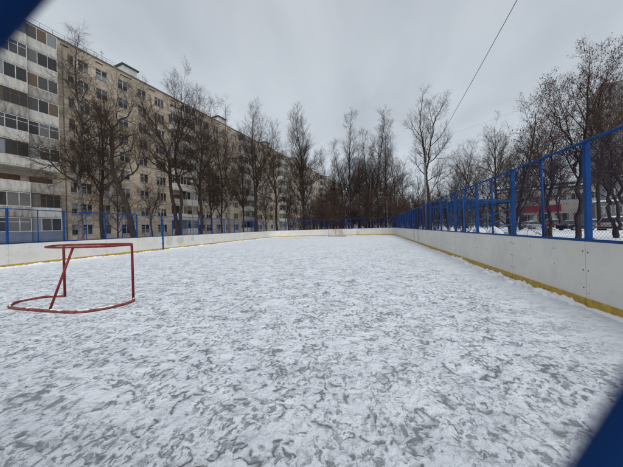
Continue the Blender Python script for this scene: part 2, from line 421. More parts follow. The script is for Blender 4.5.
stations = {
    'right': [5.06+2.2*k-3.03 for k in range(15)],
    'left': [YF-4-(8.0+2.2*k) for k in range(-2, 14)][::-1],
}
for k in ('far', 'near'):
    L = PATHS[k].L; n = round(L/2.2); stations[k] = [L*i/n for i in range(n+1)]
# near side: no post in front of the viewpoint
side_txt = {
    'right': 'on the right side',
    'left': 'on the left, apartment block side',
    'far': 'across the far end',
    'near': 'at the near end by the viewer',
}
CELL = .062
for side, P in PATHS.items():
    base = P.at(P.L/2)
    bo = empty('rink_boards', (base.x, base.y, 0), 0, 'white rink boards with yellow kick strip ' + side_txt[side], 'rink boards', 'rink boards round the ice')
    fe = empty('mesh_fence', (base.x, base.y, BOARD_H), 0, 'blue chain link fence over the boards ' + side_txt[side], 'fence', 'blue mesh fences above the boards')
    inv = Matrix.Translation((-base.x, -base.y, 0)); inf = Matrix.Translation((-base.x, -base.y, -BOARD_H))
    st = stations[side]
    cuts = sorted(set([0.0] + [s for s in st if .3 < s < P.L-.3] + [P.L]))
    for a, b in zip(cuts, cuts[1:]):
        mb = MB()
        gap = .004
        ribbon(mb, P, a+gap, b-gap, 0, .045, .02, BOARD_H-.03, 0)
        mb.cur = 1
        for c in ([a+.05, b-.05] + [a+(b-a)*t for t in (1/3, 2/3)]):     # bolts
            for z in (.32, .62, .92):
                if rnd.random() < .12: continue
                q = P.at(c, 0); q2 = P.at(c, -.004)
                d = Vector((q2.x-q.x, q2.y-q.y, 0)).normalized(); zz = z+rnd.uniform(-.01, .01)
                mb.tube([(q.x, q.y, zz), (q.x+d.x*.006, q.y+d.y*.006, zz)], .011 if c in (a+.05, b-.05) else .008, 8)
        mb.v = [tuple(inv @ Vector(v)) for v in mb.v]
        pnl = mb.build('board_panel', [M['board'], M['bolt']], bo)
        mb = MB(); ribbon(mb, P, a+gap+.002, b-gap-.002, -.014, -.001, .0, .15, 0)
        mb.v = [tuple(inv @ Vector(v)) for v in mb.v]
        mb.build('kick_strip', M['yellow'], pnl)
        mb = MB()                                                         # steel backing of the panel
        for c in (a+.08, (a+b)/2, b-.08):
            q = P.at(c, .085); mb.box(q.x-.02, q.x+.02, q.y-.02, q.y+.02, 0, BOARD_H-.04)
        ribbon(mb, P, a+.01, b-.01, .05, .085, .55, .60, 0)
        mb.v = [tuple(inv @ Vector(v)) for v in mb.v]
        mb.build('backing_frame', M['blue'], pnl)
    # rails
    OFF = .03
    def put(mbx, name, m):
        mbx.v = [tuple(inf @ Vector(v)) for v in mbx.v]; return mbx.build(name, m, fe)
    mb = MB(); ribbon(mb, P, 0.002, P.L-.002, -.004, .066, BOARD_H-.028, BOARD_H+.012); put(mb, 'bottom_rail', M['blue'])
    mb = MB(); mb.tube([(P.at(d, OFF).x, P.at(d, OFF).y, FENCE_H) for d in P.nodes(0, P.L)], .024, 8); put(mb, 'top_rail', M['blue'])
    # posts: heavy on the panel joints, light ones between
    heavy = list(st); light = [s+1.1 for s in st if s+1.1 < P.L-.2]
    if side in ('far', 'near'):
        g_ = st[1]-st[0]; heavy = st[1:-1]; light = [s+g_/2 for s in st[:-1]]
    if side == 'near':                                                    # camera side: keep the rhythm, shifted clear of it
        x0 = P.L/2
        heavy = [s for s in heavy]; light = [s for s in light if abs(P.at(s).x) > .5]
        heavy = [s for s in heavy if abs(P.at(s).x) > .5]
    for s in heavy:
        if not -.01 < s < P.L+.01: continue
        q = P.at(s, OFF+.02); q1 = P.at(min(s+.05, P.L), OFF+.02); q0 = P.at(max(s-.05, 0), OFF+.02); an = math.atan2(q1.y-q0.y, q1.x-q0.x)
        T = Matrix.Translation((q.x, q.y, 0)) @ Matrix.Rotation(an, 4, 'Z')
        mb = MB(); mb.box(-.034, .034, -.035, .035, BOARD_H+.012, FENCE_H+.03, T)
        mb.box(-.07, .07, -.055, .06, BOARD_H+.0125, BOARD_H+.022, T)     # foot plate
        put(mb, 'post', M['blue'])
    for s in light:
        q = P.at(s, OFF+.015); mb = MB(); mb.tube([(q.x, q.y, BOARD_H+.012), (q.x, q.y, FENCE_H-.02)], .022, 10); put(mb, 'light_post', M['blue'])
    # woven wire
    z0, z1 = BOARD_H+.02, FENCE_H-.01; H = z1-z0
    r_w = .0016
    if side != 'near':
        PP, K = [], 5
        nn = int((P.L+H)/CELL)
        for sgn in (1, -1):
            for i in range(nn):
                s0 = i*CELL - (H if sgn > 0 else 0)
                t0, t1 = 0, 1
                sa, sb = s0, s0+sgn*H
                if sgn < 0: sa, sb = i*CELL, i*CELL-H
                # clip to [0,L]
                ta, tb = 0., 1.
                if sa < 0: ta = (0-sa)/(sb-sa)
                if sb > P.L: tb = (P.L-sa)/(sb-sa)
                if sa > P.L: ta = (P.L-sa)/(sb-sa)
                if sb < 0: tb = (0-sa)/(sb-sa)
                if tb-ta < .02: continue
                pl = []
                for k in range(K):
                    t = ta+(tb-ta)*k/(K-1); s = sa+(sb-sa)*t; q = P.at(s, OFF+sgn*.0012)
                    bulge = 0
                    pl.append((q.x-base.x, q.y-base.y, z0+H*t-BOARD_H))
                PP.append(pl)
        V, F = tubes(PP, np.full((len(PP), K), r_w), 3)
        o = link('wire_mesh', np_mesh('wire_mesh', V, F, M['blue_wire']), fe)
    else:
        # near fence: the woven cells are built one by one; the cell the photographer looked through is pulled wide
        c = .060; r_n = .0017
        cx0, cz0 = -.017, EYE-.003
        special = {(-1, 0): (-.0517, EYE+.0027), (1, 0): (.0202, EYE+.0100), (0, 1): (.0010, EYE+.0321), (0, -1): (-.00745, EYE-.0451)}
        sx0 = P.c[14]; xL = XL+3.0; xR = XR-3.0                           # straight stretch; arcs follow by arc length
        def node(i, j):
            if (i, j) in special: x, z = special[(i, j)]
            else: x, z = cx0+i*c/2, cz0+j*c/2
            s = P.c[14]+(x-xL)
            return s, z
        polys = []
        jlo = int((z0-cz0)/(c/2)); jhi = int((z1-cz0)/(c/2))
        smin, smax = 0, P.L
        ilo = int((-(P.c[14]) + xL - cx0)/(c/2)); ihi = int((P.L-P.c[14]+xL-cx0)/(c/2))
        segs = []
        for i in range(ilo, ihi):
            for j in range(jlo, jhi):
                if (i+j) % 2:
                    for dj in (1,) :
                        segs.append(((i, j), (i+1, j+1)))
                else:
                    segs.append(((i, j+1), (i+1, j)))
        PP = []
        for a, b in segs:
            (sa, za), (sb, zb) = node(*a), node(*b)
            if sa < 0 or sb > P.L: continue
            qa = P.at(sa, OFF); qb = P.at(sb, OFF)
            PP.append([(qa.x-base.x, qa.y-base.y, za-BOARD_H), ((qa.x+qb.x)/2-base.x, (qa.y+qb.y)/2-base.y, (za+zb)/2-BOARD_H), (qb.x-base.x, qb.y-base.y, zb-BOARD_H)])
        V, F = tubes(PP, np.full((len(PP), 3), r_n), 8)
        o = link('wire_mesh', np_mesh('wire_mesh', V, F, M['blue_wire']), fe)

# dark steel upright of the closed board gate on the left
q = PATHS['left'].at(YF-4-16.8, -.03)
mb = MB(); mb.box(q.x-.03, q.x+.03, q.y-.045, q.y+.045, 0, 2.5); mb.box(q.x-.035, q.x-.02, q.y-.1, q.y+.1, .5, .56); mb.box(q.x-.035, q.x-.02, q.y-.1, q.y+.1, .9, .96)
o = mb.build('gate_post', M['blue']); tag(o, 'tall blue steel gate post standing on the ice at the left boards', 'post')

# wind-blown snow lying along the foot of the boards, and on the board tops
def drift(side, seed, hmax, wmax, cover):
    P = PATHS[side]; r = random.Random(seed); mb = MB(); n = int(P.L/.07)
    ph = [r.uniform(0, 6) for _ in range(6)]
    rows = []
    for i in range(n+1):
        s = P.L*i/n
        v = .5+.25*sin(s*.7+ph[0])+.2*sin(s*1.9+ph[1])+.15*sin(s*5.1+ph[2])+.3*r.uniform(-1, 1)
        if side == 'right': v *= 1.5 if sin(s*2.3+1)+sin(s*5.7) > .2 and s < 9 else .55
        h = hmax*max(0.02, v*cover); w = wmax*max(.12, .4+.6*v)
        row = []
        for o_, z in ((-.015, h), (-.015-w*.35, h*.8), (-.015-w*.7, h*.3), (-.015-w, -.003)):
            q = P.at(s, o_); row.append((q.x, q.y, .004+z))
        rows.append(row)
    for a, b in zip(rows, rows[1:]):
        for k in range(3): mb.quad([a[k], a[k+1], b[k+1], b[k]], True)
    k_ = 0
    o = mb.build('snow_drift', M['snow_clean'])
    import bmesh
    bm = bmesh.new(); bm.from_mesh(o.data); bmesh.ops.remove_doubles(bm, verts=bm.verts, dist=1e-5); bmesh.ops.recalc_face_normals(bm, faces=bm.faces); bm.to_mesh(o.data); bm.free()
    tag(o, 'thin loose snow lying against the foot of the boards ' + side_txt[side], 'snow', 'snow along the boards', 'stuff')
drift('left', 3, .09, .16, 1.0); drift('right', 8, .10, .10, .75); drift('far', 5, .05, .2, .9); drift('near', 6, .06, .2, .9)

def lump(mbx, c, rx, ry, rz_, r, seg=9, rings=6, power=1):
    ph = [r.uniform(0, 6) for _ in range(5)]; rows = []
    for i in range(rings+1):
        t = (i/rings)*pi/2; row = []
        for j in range(seg):
            a = 2*pi*j/seg; w = 1+.22*sin(a*2+ph[0]+t)+.14*sin(a*3+ph[1])+.1*sin(a*5+ph[2]+2*t)
            row.append((c[0]+rx*cos(a)*cos(t)*w, c[1]+ry*sin(a)*cos(t)*w, c[2]+rz_*sin(t)*(1+.15*sin(ph[3]+a))**(1) if i < rings else c[2]+rz_))
        rows.append(row)
    k = len(mbx.v)
    for row in rows: mbx.v += row
    for i in range(rings):
        for j in range(seg):
            j2 = (j+1) % seg
            mbx.f.append((k+i*seg+j, k+i*seg+j2, k+(i+1)*seg+j2, k+(i+1)*seg+j)); mbx.m.append(mbx.cur); mbx.sm.append(True)
r = random.Random(21); mb = MB()
for i in range(150):
    y = r.triangular(4.2, 12, 6.3); s = r.random()**2
    sz = .012+.05*s**2
    lump(mb, (XR-.02-r.random()**2*.22-sz*.4, y, .0), sz*r.uniform(.8, 1.7), sz*r.uniform(1, 3.0), sz*r.uniform(.6, 1.2), r)
o = mb.build('snow_crumbs', M['snow_clean']); tag(o, 'broken snow lumps scattered along the yellow strip of the right boards', 'snow', None, 'stuff')
# snow lying on the ground behind the right boards
def bank(x, y, rx, ry, h, seed, label):
    r = random.Random(seed); mb = MB()
    for i in range(12):
        yy = -ry*.85+1.7*ry*i/11; hh = h*(.72+.28*cos(yy/ry*1.4))*r.uniform(.9, 1.04)
        lump(mb, (r.uniform(-.1, .1), yy, -.1), rx*r.uniform(.75, 1), ry*r.uniform(.22, .34), hh+.1, r, 18, 9)
    o = mb.build('snow_bank', M['snow']); o.location = (x, y, 0); tag(o, label, 'snow bank', 'snow banks thrown over the right boards')
bank(4.1, 10.6, .5, 2.3, 1.16, 4, 'pale snow bank heaped behind the right boards just before the blue stand')
bank(4.1, 15.2, .42, 2.6, 1.15, 5, 'long low snow bank behind the right boards in front of the blue stand')

# ------------------------------------------------------------------ hockey goals
def catmull(pts, n=6, closed=False):
    out = []; N = len(pts)
    for i in range(N-1):
        p0, p1, p2, p3 = pts[max(i-1, 0)], pts[i], pts[i+1], pts[min(i+2, N-1)]
        for k in range(n):
            t = k/n
            out.append(tuple(.5*((2*p1[d])+(-p0[d]+p2[d])*t+(2*p0[d]-5*p1[d]+4*p2[d]-p3[d])*t*t+(-p0[d]+3*p1[d]-3*p2[d]+p3[d])*t**3) for d in range(3)))
    out.append(tuple(pts[-1])); return out
def goal(x, y, rz, label, pipe, group, near=True):
    g = empty('hockey_goal', (x, y, 0), rz, label, 'hockey goal', group)
    r_ = .0245; H = 1.215; W = .985
    # front frame: two posts and the crossbar in one bent pipe
    pts = [(-W, 0, .03), (-W, 0, H-.07)] + [(-W+.07-.07*cos(a), 0, H-.07+.07*sin(a)) for a in (R(25), R(50), R(75))] + [(-W+.1, 0, H)]
    pts += [(-p[0], p[1], p[2]) for p in pts[::-1]]
    mb = MB(); mb.tube(pts, r_, 12); mb.build('front_frame', M[pipe], g)
    b = [(-W, 0, .03), (-W-.42, -.16, .03), (-W-.52, -.52, .03), (-W-.14, -.85, .03), (-.45, -.9, .03), (0, -.9, .03), (.5, -.9, .03),
         (W-.1, -.78, .03), (W+.13, -.42, .03), (W+.13, -.14, .03), (W, 0, .03)]
    mb = MB(); mb.tube(catmull(b, 5), r_*1.05, 12); bf = mb.build('base_frame', M['red_rust' if near else pipe], g)
    t = [(-W+.02, -.0, H), (-W-.11, -.10, H-.006), (-W-.08, -.22, H-.012), (-W+.15, -.42, H-.02), (-.4, -.52, H-.022), (0, -.53, H-.022)]
    t += [(-p[0], p[1], p[2]) for p in t[-2::-1]]
    mb = MB(); mb.tube(catmull(t, 5), r_*.85, 12); mb.build('top_frame', M[pipe], g)
    mb = MB(); mb.tube([(.12, -.53, H-.03), (.02, -.87, .04)], r_*.85, 12); mb.build('rear_strut', M[pipe], g)
    if near:
        mb = MB(); r = random.Random(5); cb = catmull(b, 9)              # snow caught on the base pipe
        i = 2
        while i < len(cb)-4:
            L = r.randint(2, 7)
            if r.random() < .62:
                seg = cb[i:i+L]
                if len(seg) > 2:
                    mb = MB(); mb.tube([(p[0], p[1]+.004, p[2]+.021) for p in seg], [.006]+[.017+r.uniform(-.004, .005) for _ in seg[1:-1]]+[.006], 6)
                    mb.build('snow_cap', M['snow_clean'], bf)
            i += L+r.randint(0, 2)
    return g
goal(-5.98, 4.32, 0, 'bare red steel hockey goal frame without a net, close by on the left', 'red', 'hockey goals')
goal(-5.15, 37.2, pi, 'small distant hockey goal frame in front of the far boards', 'red', 'hockey goals', False)

# ------------------------------------------------------------------ bare trees
def grow(seed, H, r0, stems=None, lean=(0, 0), fork=0, spread=1.0, first=.28, n1=22, limb=.30, ang=48, up=.5, droop=0,
         d2=1.9, d3=3.2, d4=6.5, twig_r=.004, wig=1.0, tw=.5):
    """bare tree: stems, limbs, branches, shoots, twigs. Returns trunk (V,F), crown (V,F), shoot tips"""
    rg = np.random.RandomState(seed)
    def unit(v): return v/(np.linalg.norm(v)+1e-9)
    def axis(p, d, L, k, wg, trop):
        pts = [p]; d = unit(d); cur = p
        for i in range(k-1):
            d = unit(d + rg.normal(0, wg, 3) + np.array([0, 0, trop])); cur = cur + d*L/(k-1); pts.append(cur)
        return np.array(pts)
    def spline(pts, k=22, wob=.05):
        c = np.array(catmull([tuple(map(float, p)) for p in pts], 8)); cl = np.concatenate([[0], np.cumsum(np.linalg.norm(np.diff(c, axis=0), axis=1))])
        t = np.linspace(0, cl[-1], k); out = np.stack([np.interp(t, cl, c[:, q]) for q in range(3)], 1)
        n_ = rg.normal(0, wob, (k, 3)); n_[0] = 0; n_[:, 2] *= .3; return out + n_, cl[-1]
    parents = []                                            # (pts, rad, length, first t, weight)
    if stems:
        for q, (pts, ra, rb, f) in enumerate(stems):
            c, L = spline(pts); rad = rb+(ra-rb)*(1-np.linspace(0, 1, 22))**.9
            if q == 0: rad[0] *= 1.35; rad[1] *= 1.08
            parents.append((c, rad, L, f))
    elif fork:
        fh = H*fork; base = axis(np.array([0, 0, -.15]), np.array([lean[0], lean[1], 1.]), fh, 14, .03*wig, .03)
        rad = np.linspace(r0*1.05, r0*.8, 14); rad[0] *= 1.3; parents.append((base, rad, fh, 2.))
        a = rg.uniform(0, 6.28); nf = 2 if rg.rand() < .5 else 3
        for q in range(nf):
            aa = a+q*2*pi/nf+rg.uniform(-.4, .4); dd = unit(np.array([cos(aa)*.40*spread, sin(aa)*.40*spread, 1.0]))
            L = (H-fh)*rg.uniform(.82, 1.03); pts = axis(base[-1]-dd*.08, dd, L, 16, .055*wig, .05)
            parents.append((pts, .010+r0*.6*(1-np.linspace(0, 1, 16))**.85, L, .12))
    else:
        pts = axis(np.array([0, 0, -.15]), np.array([lean[0], lean[1], 1.]), H+.1, 22, .035*wig, .05)
        rad = .010+r0*(1-np.linspace(0, 1, 22))**.85; rad[0] *= 1.35; parents.append((pts, rad, H, first))
    tr = [tubes(np.array([p[0]]), np.array([p[1]]), 10) for p in parents]
    def kids(par, number, lengthf, a0, k, wg, trop, rf, rmin, taper):
        out = []
        for pts, rad, L, f in par:
            if f > 1: continue
            K = len(pts); n = number(L, f); n = int(n)+(rg.rand() < n-int(n))
            phi = rg.uniform(0, 6.28)
            for q in range(n):
                t = f+(1-f)*((q+rg.uniform(.05, .95))/n); x = t*(K-1); i = min(int(x), K-2); u = x-i
                p = pts[i]*(1-u)+pts[i+1]*u; rr = rad[i]*(1-u)+rad[i+1]*u; d = unit(pts[i+1]-pts[i])
                e1 = unit(np.cross(d, np.array([.3, .2, 1.]) if abs(d[2]) < .9 else np.array([1., .2, .1]))); e2 = np.cross(d, e1)
                phi += 2.4+rg.uniform(-.5, .5); rv = e1*cos(phi)+e2*sin(phi)
                a = a0*rg.uniform(.65, 1.3)*(1.1-.35*t); dd = unit(d*cos(a)+rv*sin(a)); l = lengthf(L, t)*rg.uniform(.6, 1.25)
                if l < .06: continue
                r1 = min(max(min(rr*rf, .0095*l*(1+.25*l)+rmin), rmin), rr*.85+rmin*.3)
                rn = np.maximum(r1*(1-np.linspace(0, 1, k)*taper), rmin*.8)
                out.append((axis(p, dd, l, k, wg*wig, trop), rn, l, .12))
        return out
    tot = sum(p[2]*(1-p[3]) for p in parents if p[3] <= 1)
    l1 = kids(parents, lambda L, f: n1*L*(1-f)/tot, lambda L, t: H*limb*spread*(1.12-.85*t), R(ang), 10, .085, up*.13, .62, twig_r*1.6, .85)
    l2 = kids(l1, lambda L, f: d2*L+1, lambda L, t: L*.50*(1.15-.75*t)+.15, R(46), 7, .12, up*.12-droop*.2, .62, twig_r*1.3, .75)
    l3 = kids(l2, lambda L, f: d3*L+1, lambda L, t: L*.50*(1.1-.6*t)+.15, R(44), 5, .13, up*.10-droop*.5, .65, twig_r*1.1, .6)
    l4 = kids(l3, lambda L, f: d4*L+1, lambda L, t: tw*(1.1-.4*t), R(36), 4, .14, up*.08-droop, .8, twig_r, .3)
    l4 += kids(l2, lambda L, f: 2.2*L, lambda L, t: tw*(1.2-.4*t), R(40), 4, .14, up*.08-droop, .8, twig_r, .3)
    def batch(ls, sd): return tubes(np.array([x[0] for x in ls]), np.array([x[1] for x in ls]), sd)
    tips = np.array([x[0][-1] for x in l3]+[x[0][2] for x in l3])
    return join_np(tr), join_np([batch(l1, 7), batch(l2, 5), batch(l3, 3), batch(l4, 3)]), tips, len(l4)

SPECIES = {}
def species(key, bark, twig, **kw):
    t, c, tips, n = grow(**kw)
    SPECIES[key] = (np_mesh('trunk', *t, M[bark]), np_mesh('crown', *c, M[twig]), tips, kw['H'])
def leaf_mesh(tips, seed, per=2, size=.05, frac=.5):
    rg = np.random.RandomState(seed); V, F = [], []
    for p in tips:
        if rg.rand() > frac: continue
        for q in range(rg.randint(2, 2+per*3)):
            c = p+rg.normal(0, .07, 3); a = rg.normal(0, 1, 3); a /= np.linalg.norm(a); b = np.cross(a, rg.normal(0, 1, 3)); b /= np.linalg.norm(b)
            a[2] -= .6
            s = size*rg.uniform(.5, 1.2); k = len(V)
            V += [c-b*s*.35, c+a*s*.5-b*s*.1, c+a*s, c+a*s*.4+b*s*.45]; F.append((k, k+1, k+2, k+3))
    return np_mesh('dry_leaves', np.array(V), np.array(F), M['dry_leaf'], smooth=False)

def flat(bx, by, sc, pts):                                   # stem drawn in its own plane: metres right of and above the root
    r = random.Random(int(bx*7+by)); d = 0; out = []
    for i, (px, py) in enumerate(pts):
        if i: d += r.uniform(-.35, .35)
        out.append(((px-bx)/sc, d, (by-py)/sc - (.15 if i == 0 else 0)))
    return out
species('tall_slim', 'bark', 'twig', seed=1, H=22, r0=.17, n1=28, up=.75, first=.2, limb=.29, ang=44, d4=5, twig_r=.006, tw=.6)
species('tall_slim_two', 'bark', 'twig', seed=12, H=21, r0=.15, n1=26, up=.55, first=.16, limb=.33, ang=48, d4=5, twig_r=.006, tw=.6)
species('poplar', 'bark', 'twig', seed=3, H=22, r0=.22, n1=36, up=1.1, first=.24, limb=.38, ang=50, d4=5.5, twig_r=.0055, tw=.6)
species('round_forked', 'bark', 'twig', seed=4, H=17.5, r0=.24, fork=.28, n1=22, up=.6, limb=.40, d4=5, twig_r=.005)
species('spreading', 'bark', 'twig', seed=6, H=16, r0=.19, n1=20, up=.6, first=.3, limb=.40, ang=52, d4=5, twig_r=.005, wig=1.2)
species('birch', 'birch', 'twig', seed=17, H=21, r0=.21, n1=34, up=.5, first=.24, limb=.20, ang=42, droop=.16, d4=7, twig_r=.004, tw=.6)
species('pale_birch', 'birch', 'twig', seed=18, H=19.9, r0=.21, stems=[
    (flat(80, 250.7, 11.2, [(80, 250.7), (79, 200), (78, 160), (79, 120), (77.5, 80), (78, 28)]), .23, .008, .26)],
    n1=46, up=.5, limb=.20, ang=44, droop=.14, d4=8, twig_r=.004, tw=.55)
species('small_round', 'bark', 'twig', seed=9, H=13, r0=.13, fork=.2, n1=26, up=.6, limb=.32, ang=44, twig_r=.0055)
species('small_round_two', 'bark', 'twig_grey', seed=91, H=13, r0=.12, n1=26, up=.8, first=.12, limb=.40, ang=42, twig_r=.0055)
species('vee', 'bark', 'twig', seed=14, H=7.2, r0=.10, fork=.05, n1=20, up=.5, limb=.36, spread=1.3, d2=2.6, d3=4, d4=7, twig_r=.0032, tw=.36)
species('thicket', 'bark', 'twig_red', seed=15, H=5.2, r0=.05, fork=.04, n1=18, up=.6, limb=.5, spread=1.7, ang=55, twig_r=.008)
species('ash', 'bark', 'twig', seed=10, H=9.3, r0=.13, stems=[
    (flat(577, 249, 20, [(577, 249), (575, 212), (577, 180), (577.5, 150), (576.6, 128), (573.6, 93), (575, 62)]), .13, .008, .3),
    (flat(577, 249, 20, [(577, 165), (570, 140), (560, 118), (549, 97), (544, 86)]), .06, .006, .15),
    (flat(577, 249, 20, [(577, 158), (586, 140), (596, 112), (600, 85), (603, 60)]), .06, .006, .15)],
    n1=42, up=.8, limb=.34, ang=46, d2=2.6, d3=3.8, d4=6.5, twig_r=.0032, tw=.34)
species('ash_twin', 'bark', 'twig', seed=32, H=8.2, r0=.13, stems=[
    (flat(548, 249, 19.5, [(548, 249), (545, 232), (544, 214), (547, 200), (551, 184), (546, 160), (540, 140), (535, 118)]), .10, .008, .35),
    (flat(548, 249, 19.5, [(549, 245), (551, 228), (552, 212), (553, 188), (558, 168), (560, 140), (556, 112)]), .10, .008, .3)],
    n1=32, up=.7, limb=.36, ang=48, d2=2.8, d3=4.2, d4=6, twig_r=.0032, tw=.34)
species('leaning', 'bark', 'twig', seed=25, H=14, r0=.24, stems=[
    (flat(137, 249.5, 11.6, [(137, 249.5), (135.5, 234), (129, 206), (121, 185), (114, 167), (113.5, 148), (109, 130), (103, 108), (99, 92)]), .26, .012, .42),
    (flat(137, 249.5, 11.6, [(119, 181), (129, 178), (139, 172), (145, 156), (146, 138)]), .09, .009, .25),
    (flat(137, 249.5, 11.6, [(113.7, 152), (117, 132), (123, 124), (133, 112), (137, 96)]), .12, .009, .2),
    (flat(137, 249.5, 11.6, [(116, 171), (106, 166), (97, 168), (92, 178)]), .06, .008, .3),
    (flat(137, 249.5, 11.6, [(124, 193), (116, 196), (111, 206), (108, 217)]), .05, .008, .3)],
    n1=38, up=.35, limb=.35, ang=54, d2=2.0, d3=3.0, d4=6.5, twig_r=.0042, wig=1.3, tw=.42)
species('great_fork', 'bark', 'twig', seed=44, H=18, r0=.27, stems=[
    (flat(179, 244, 8.87, [(179, 244), (178, 230), (175.5, 213), (173, 190), (171, 154), (165, 137), (158, 123), (149, 106), (141, 88)]), .25, .012, .35),
    (flat(179, 244, 8.87, [(179.5, 238), (182, 215), (183, 195), (178.5, 172), (177.5, 155), (184, 137), (188, 125), (194, 116), (203, 95)]), .20, .012, .35),
    (flat(179, 244, 8.87, [(177, 160), (180, 135), (184, 110), (187, 78)]), .11, .01, .15)],
    n1=50, up=.5, limb=.37, ang=54, d2=2, d3=3.2, d4=7, twig_r=.0046)
species('lone_fork', 'bark', 'twig', seed=52, H=17.5, r0=.22, stems=[
    (flat(430, 237, 8.71, [(430, 237), (429.5, 215), (429, 200), (428, 167), (425.5, 135), (423.7, 116), (424.5, 102), (425.5, 87)]), .20, .01, .36),
    (flat(430, 237, 8.71, [(428.3, 170), (432.8, 146), (436.5, 120), (443, 108), (452, 93)]), .11, .009, .12),
    (flat(430, 237, 8.71, [(429.5, 196), (437, 184), (446, 176), (459, 168)]), .06, .008, .3),
    (flat(430, 237, 8.71, [(426, 140), (419, 132), (413, 122)]), .05, .008, .2)],
    n1=34, up=.7, limb=.23, ang=50, d2=2.2, d3=3.3, d4=6, twig_r=.0048)
species('curved_trunk', 'bark', 'twig', seed=66, H=7.5, r0=.12, stems=[
    (flat(650, 245, 17.9, [(650, 245), (638, 222), (623, 210), (615, 206), (609, 199), (602.5, 190), (599, 166), (596, 148), (590, 118)]), .12, .008, .45),
    (flat(650, 245, 17.9, [(609, 199), (611, 180), (617, 160), (620, 135)]), .06, .008, .2)],
    n1=30, up=.5, limb=.3, ang=46, d2=2.6, d3=4, d4=6, twig_r=.0034, tw=.36)
LEAF = {k: leaf_mesh(SPECIES[k][2], 5, 2, .075, f) for k, f in (('ash', .75), ('ash_twin', .65), ('vee', .2))}

NTREE = 0
def tree(key, x, y, label, H=None, rz=0, group='bare trees behind the left fence', name='bare_tree', leaves=False):
    t, c, tips, h0 = SPECIES[key]; s = (H or h0)/h0
    e = empty(name, (x, y, gz(x, y)-.02), rz, label, 'tree', group); e.scale = (s, s, s)
    link('trunk', t, e); link('crown', c, e)
    if leaves: link('dry_leaves', LEAF[key], e)
    return e
GL = 'bare trees behind the left fence'
tree('pale_birch', *on(80, 17), 'white barked birch with dark marks in front of the leftmost balconies', 19.9, YAW, GL, 'birch_tree')
tree('spreading', *on(103, 19), 'dark straight tree just right of the white birch, before the block', 15.0, .4, GL)
tree('leaning', *on(137, 17.5), 'thick dark tree leaning hard to the left above the hockey goal', 14.0, YAW, GL)
tree('great_fork', *on(179, 24), 'big dark tree forking into two trunks, left of the globe lamp post', 17.4, YAW, GL)
tree('spreading', *on(201, 28.5), 'dark spreading tree just right of the globe lamp post', 18, 2.2, GL)
tree('tall_slim_two', *on(222, 36), 'slim tall tree, left one of a close pair in front of the block middle', 21, .3, GL)
tree('birch', *on(229, 33), 'slim birch, right one of a close pair in front of the block middle', 19.5, 2.6, GL, 'birch_tree')
tree('round_forked', *on(256, 41), 'broad dark tree before the third stack of balconies', 21.5, 4.1, GL)
tree('tall_slim', *on(243, 50), 'thin tall tree just left of the broad tree before the third balconies', 22, 1.3, GL)
tree('small_round', *on(152, 30), 'smaller tree close to the block wall, behind the leaning tree', 11, 3.0, GL)
tree('spreading', *on(277, 50), 'slender tree between the broad dark tree and the upright poplar', 20, 5.0, GL)
tree('small_round', *on(289, 56), 'low round tree in front of the fourth balcony stack', 15, 2.0, GL)
tree('tall_slim', *on(212, 42), 'thin dark tree near the block wall, behind the spreading tree by the lamp', 19, 2.4, GL)
tree('small_round_two', *on(118, 27), 'small bare tree by the wall, behind the leaning tree to its left', 11, .8, GL)
tree('spreading', *on(88, 27), 'bare tree close to the wall behind the white birch', 13, 2.8, GL)
tree('small_round_two', *on(266, 62), 'bushy tree by the wall right of the broad dark tree', 16, 2.8, GL)
GF = 'bare trees behind the far fence'
tree('poplar', *on(304, 46), 'tall upright poplar with a narrow brushy crown at the far left corner', 22.3, 0, GF)
far = [('tall_slim_two', 327, 57, 19, 'tree of middle height between the upright poplar and the far clump'),
       ('spreading', 372, 62, 18, 'broad tree half hidden at the back of the far clump'),
       ('tall_slim', 337, 68, 20, 'slim tree farthest back at the left of the far clump'),
       ('tall_slim', 352, 50, 24, 'tallest bare tree of the far clump, a single straight trunk left of its middle'),
       ('tall_slim_two', 343, 56, 21, 'thin straight tree just left of the tallest one in the far clump'),
       ('tall_slim', 366, 53, 22, 'straight dark tree next right of the tallest one in the far clump'),
       ('tall_slim_two', 378, 49, 23, 'tall dark tree with an uneven crown, centre of the far clump'),
       ('birch', 369, 47, 17, 'thin birch with a pale trunk behind the far fence'),
       ('tall_slim', 386, 55, 24, 'tall tree behind the slim lamp post at the far end'),
       ('tall_slim_two', 395, 60, 22, 'rightmost tall tree of the far clump'),
       ('spreading', 333, 60, 15, 'spreading tree filling the gap left of the far clump'),
       ('small_round', 322, 52, 11, 'low tree leaning over the far boards right of the poplar'),
       ('spreading', 405, 58, 13, 'lower bushy tree at the right end of the far clump'),
       ('tall_slim', 359, 66, 23, 'half hidden tree behind the tallest one in the far clump'),
       ('small_round', 314, 64, 14, 'pale twiggy tree between poplar and far clump')]
for i, (k, px, Y, H, lab) in enumerate(far):
    tree(k, *on(px, Y), lab, H*.94, i*1.37, GF, 'birch_tree' if k == 'birch' else 'bare_tree')
GR = 'bare trees beyond the right fence'
tree('lone_fork', *on(430, 31), 'tall forked tree standing alone beside the grey utility pole', 17.0, YAW, GR)
right = [('spreading', 418, 52, 11, 'low bushy tree left of the lone tall forked tree'),
         ('small_round', 447, 47, 12, 'low spreading tree right behind the lone forked tree'),
         ('small_round_two', 463, 44, 13.5, 'pale twiggy tree over the left half of the blue stand'),
         ('small_round', 482, 40, 14.0, 'pale twiggy tree over the right half of the blue stand'),
         ('spreading', 497, 34, 13, 'bare spreading tree over the right end of the blue stand'),
         ('small_round_two', 520, 46, 15, 'far twiggy tree in front of the shop with the red sign'),
         ('spreading', 600, 40, 17, 'large bare tree in front of the grey tower block'),
         ('small_round', 560, 48, 14, 'far bare tree behind the dark parked car')]
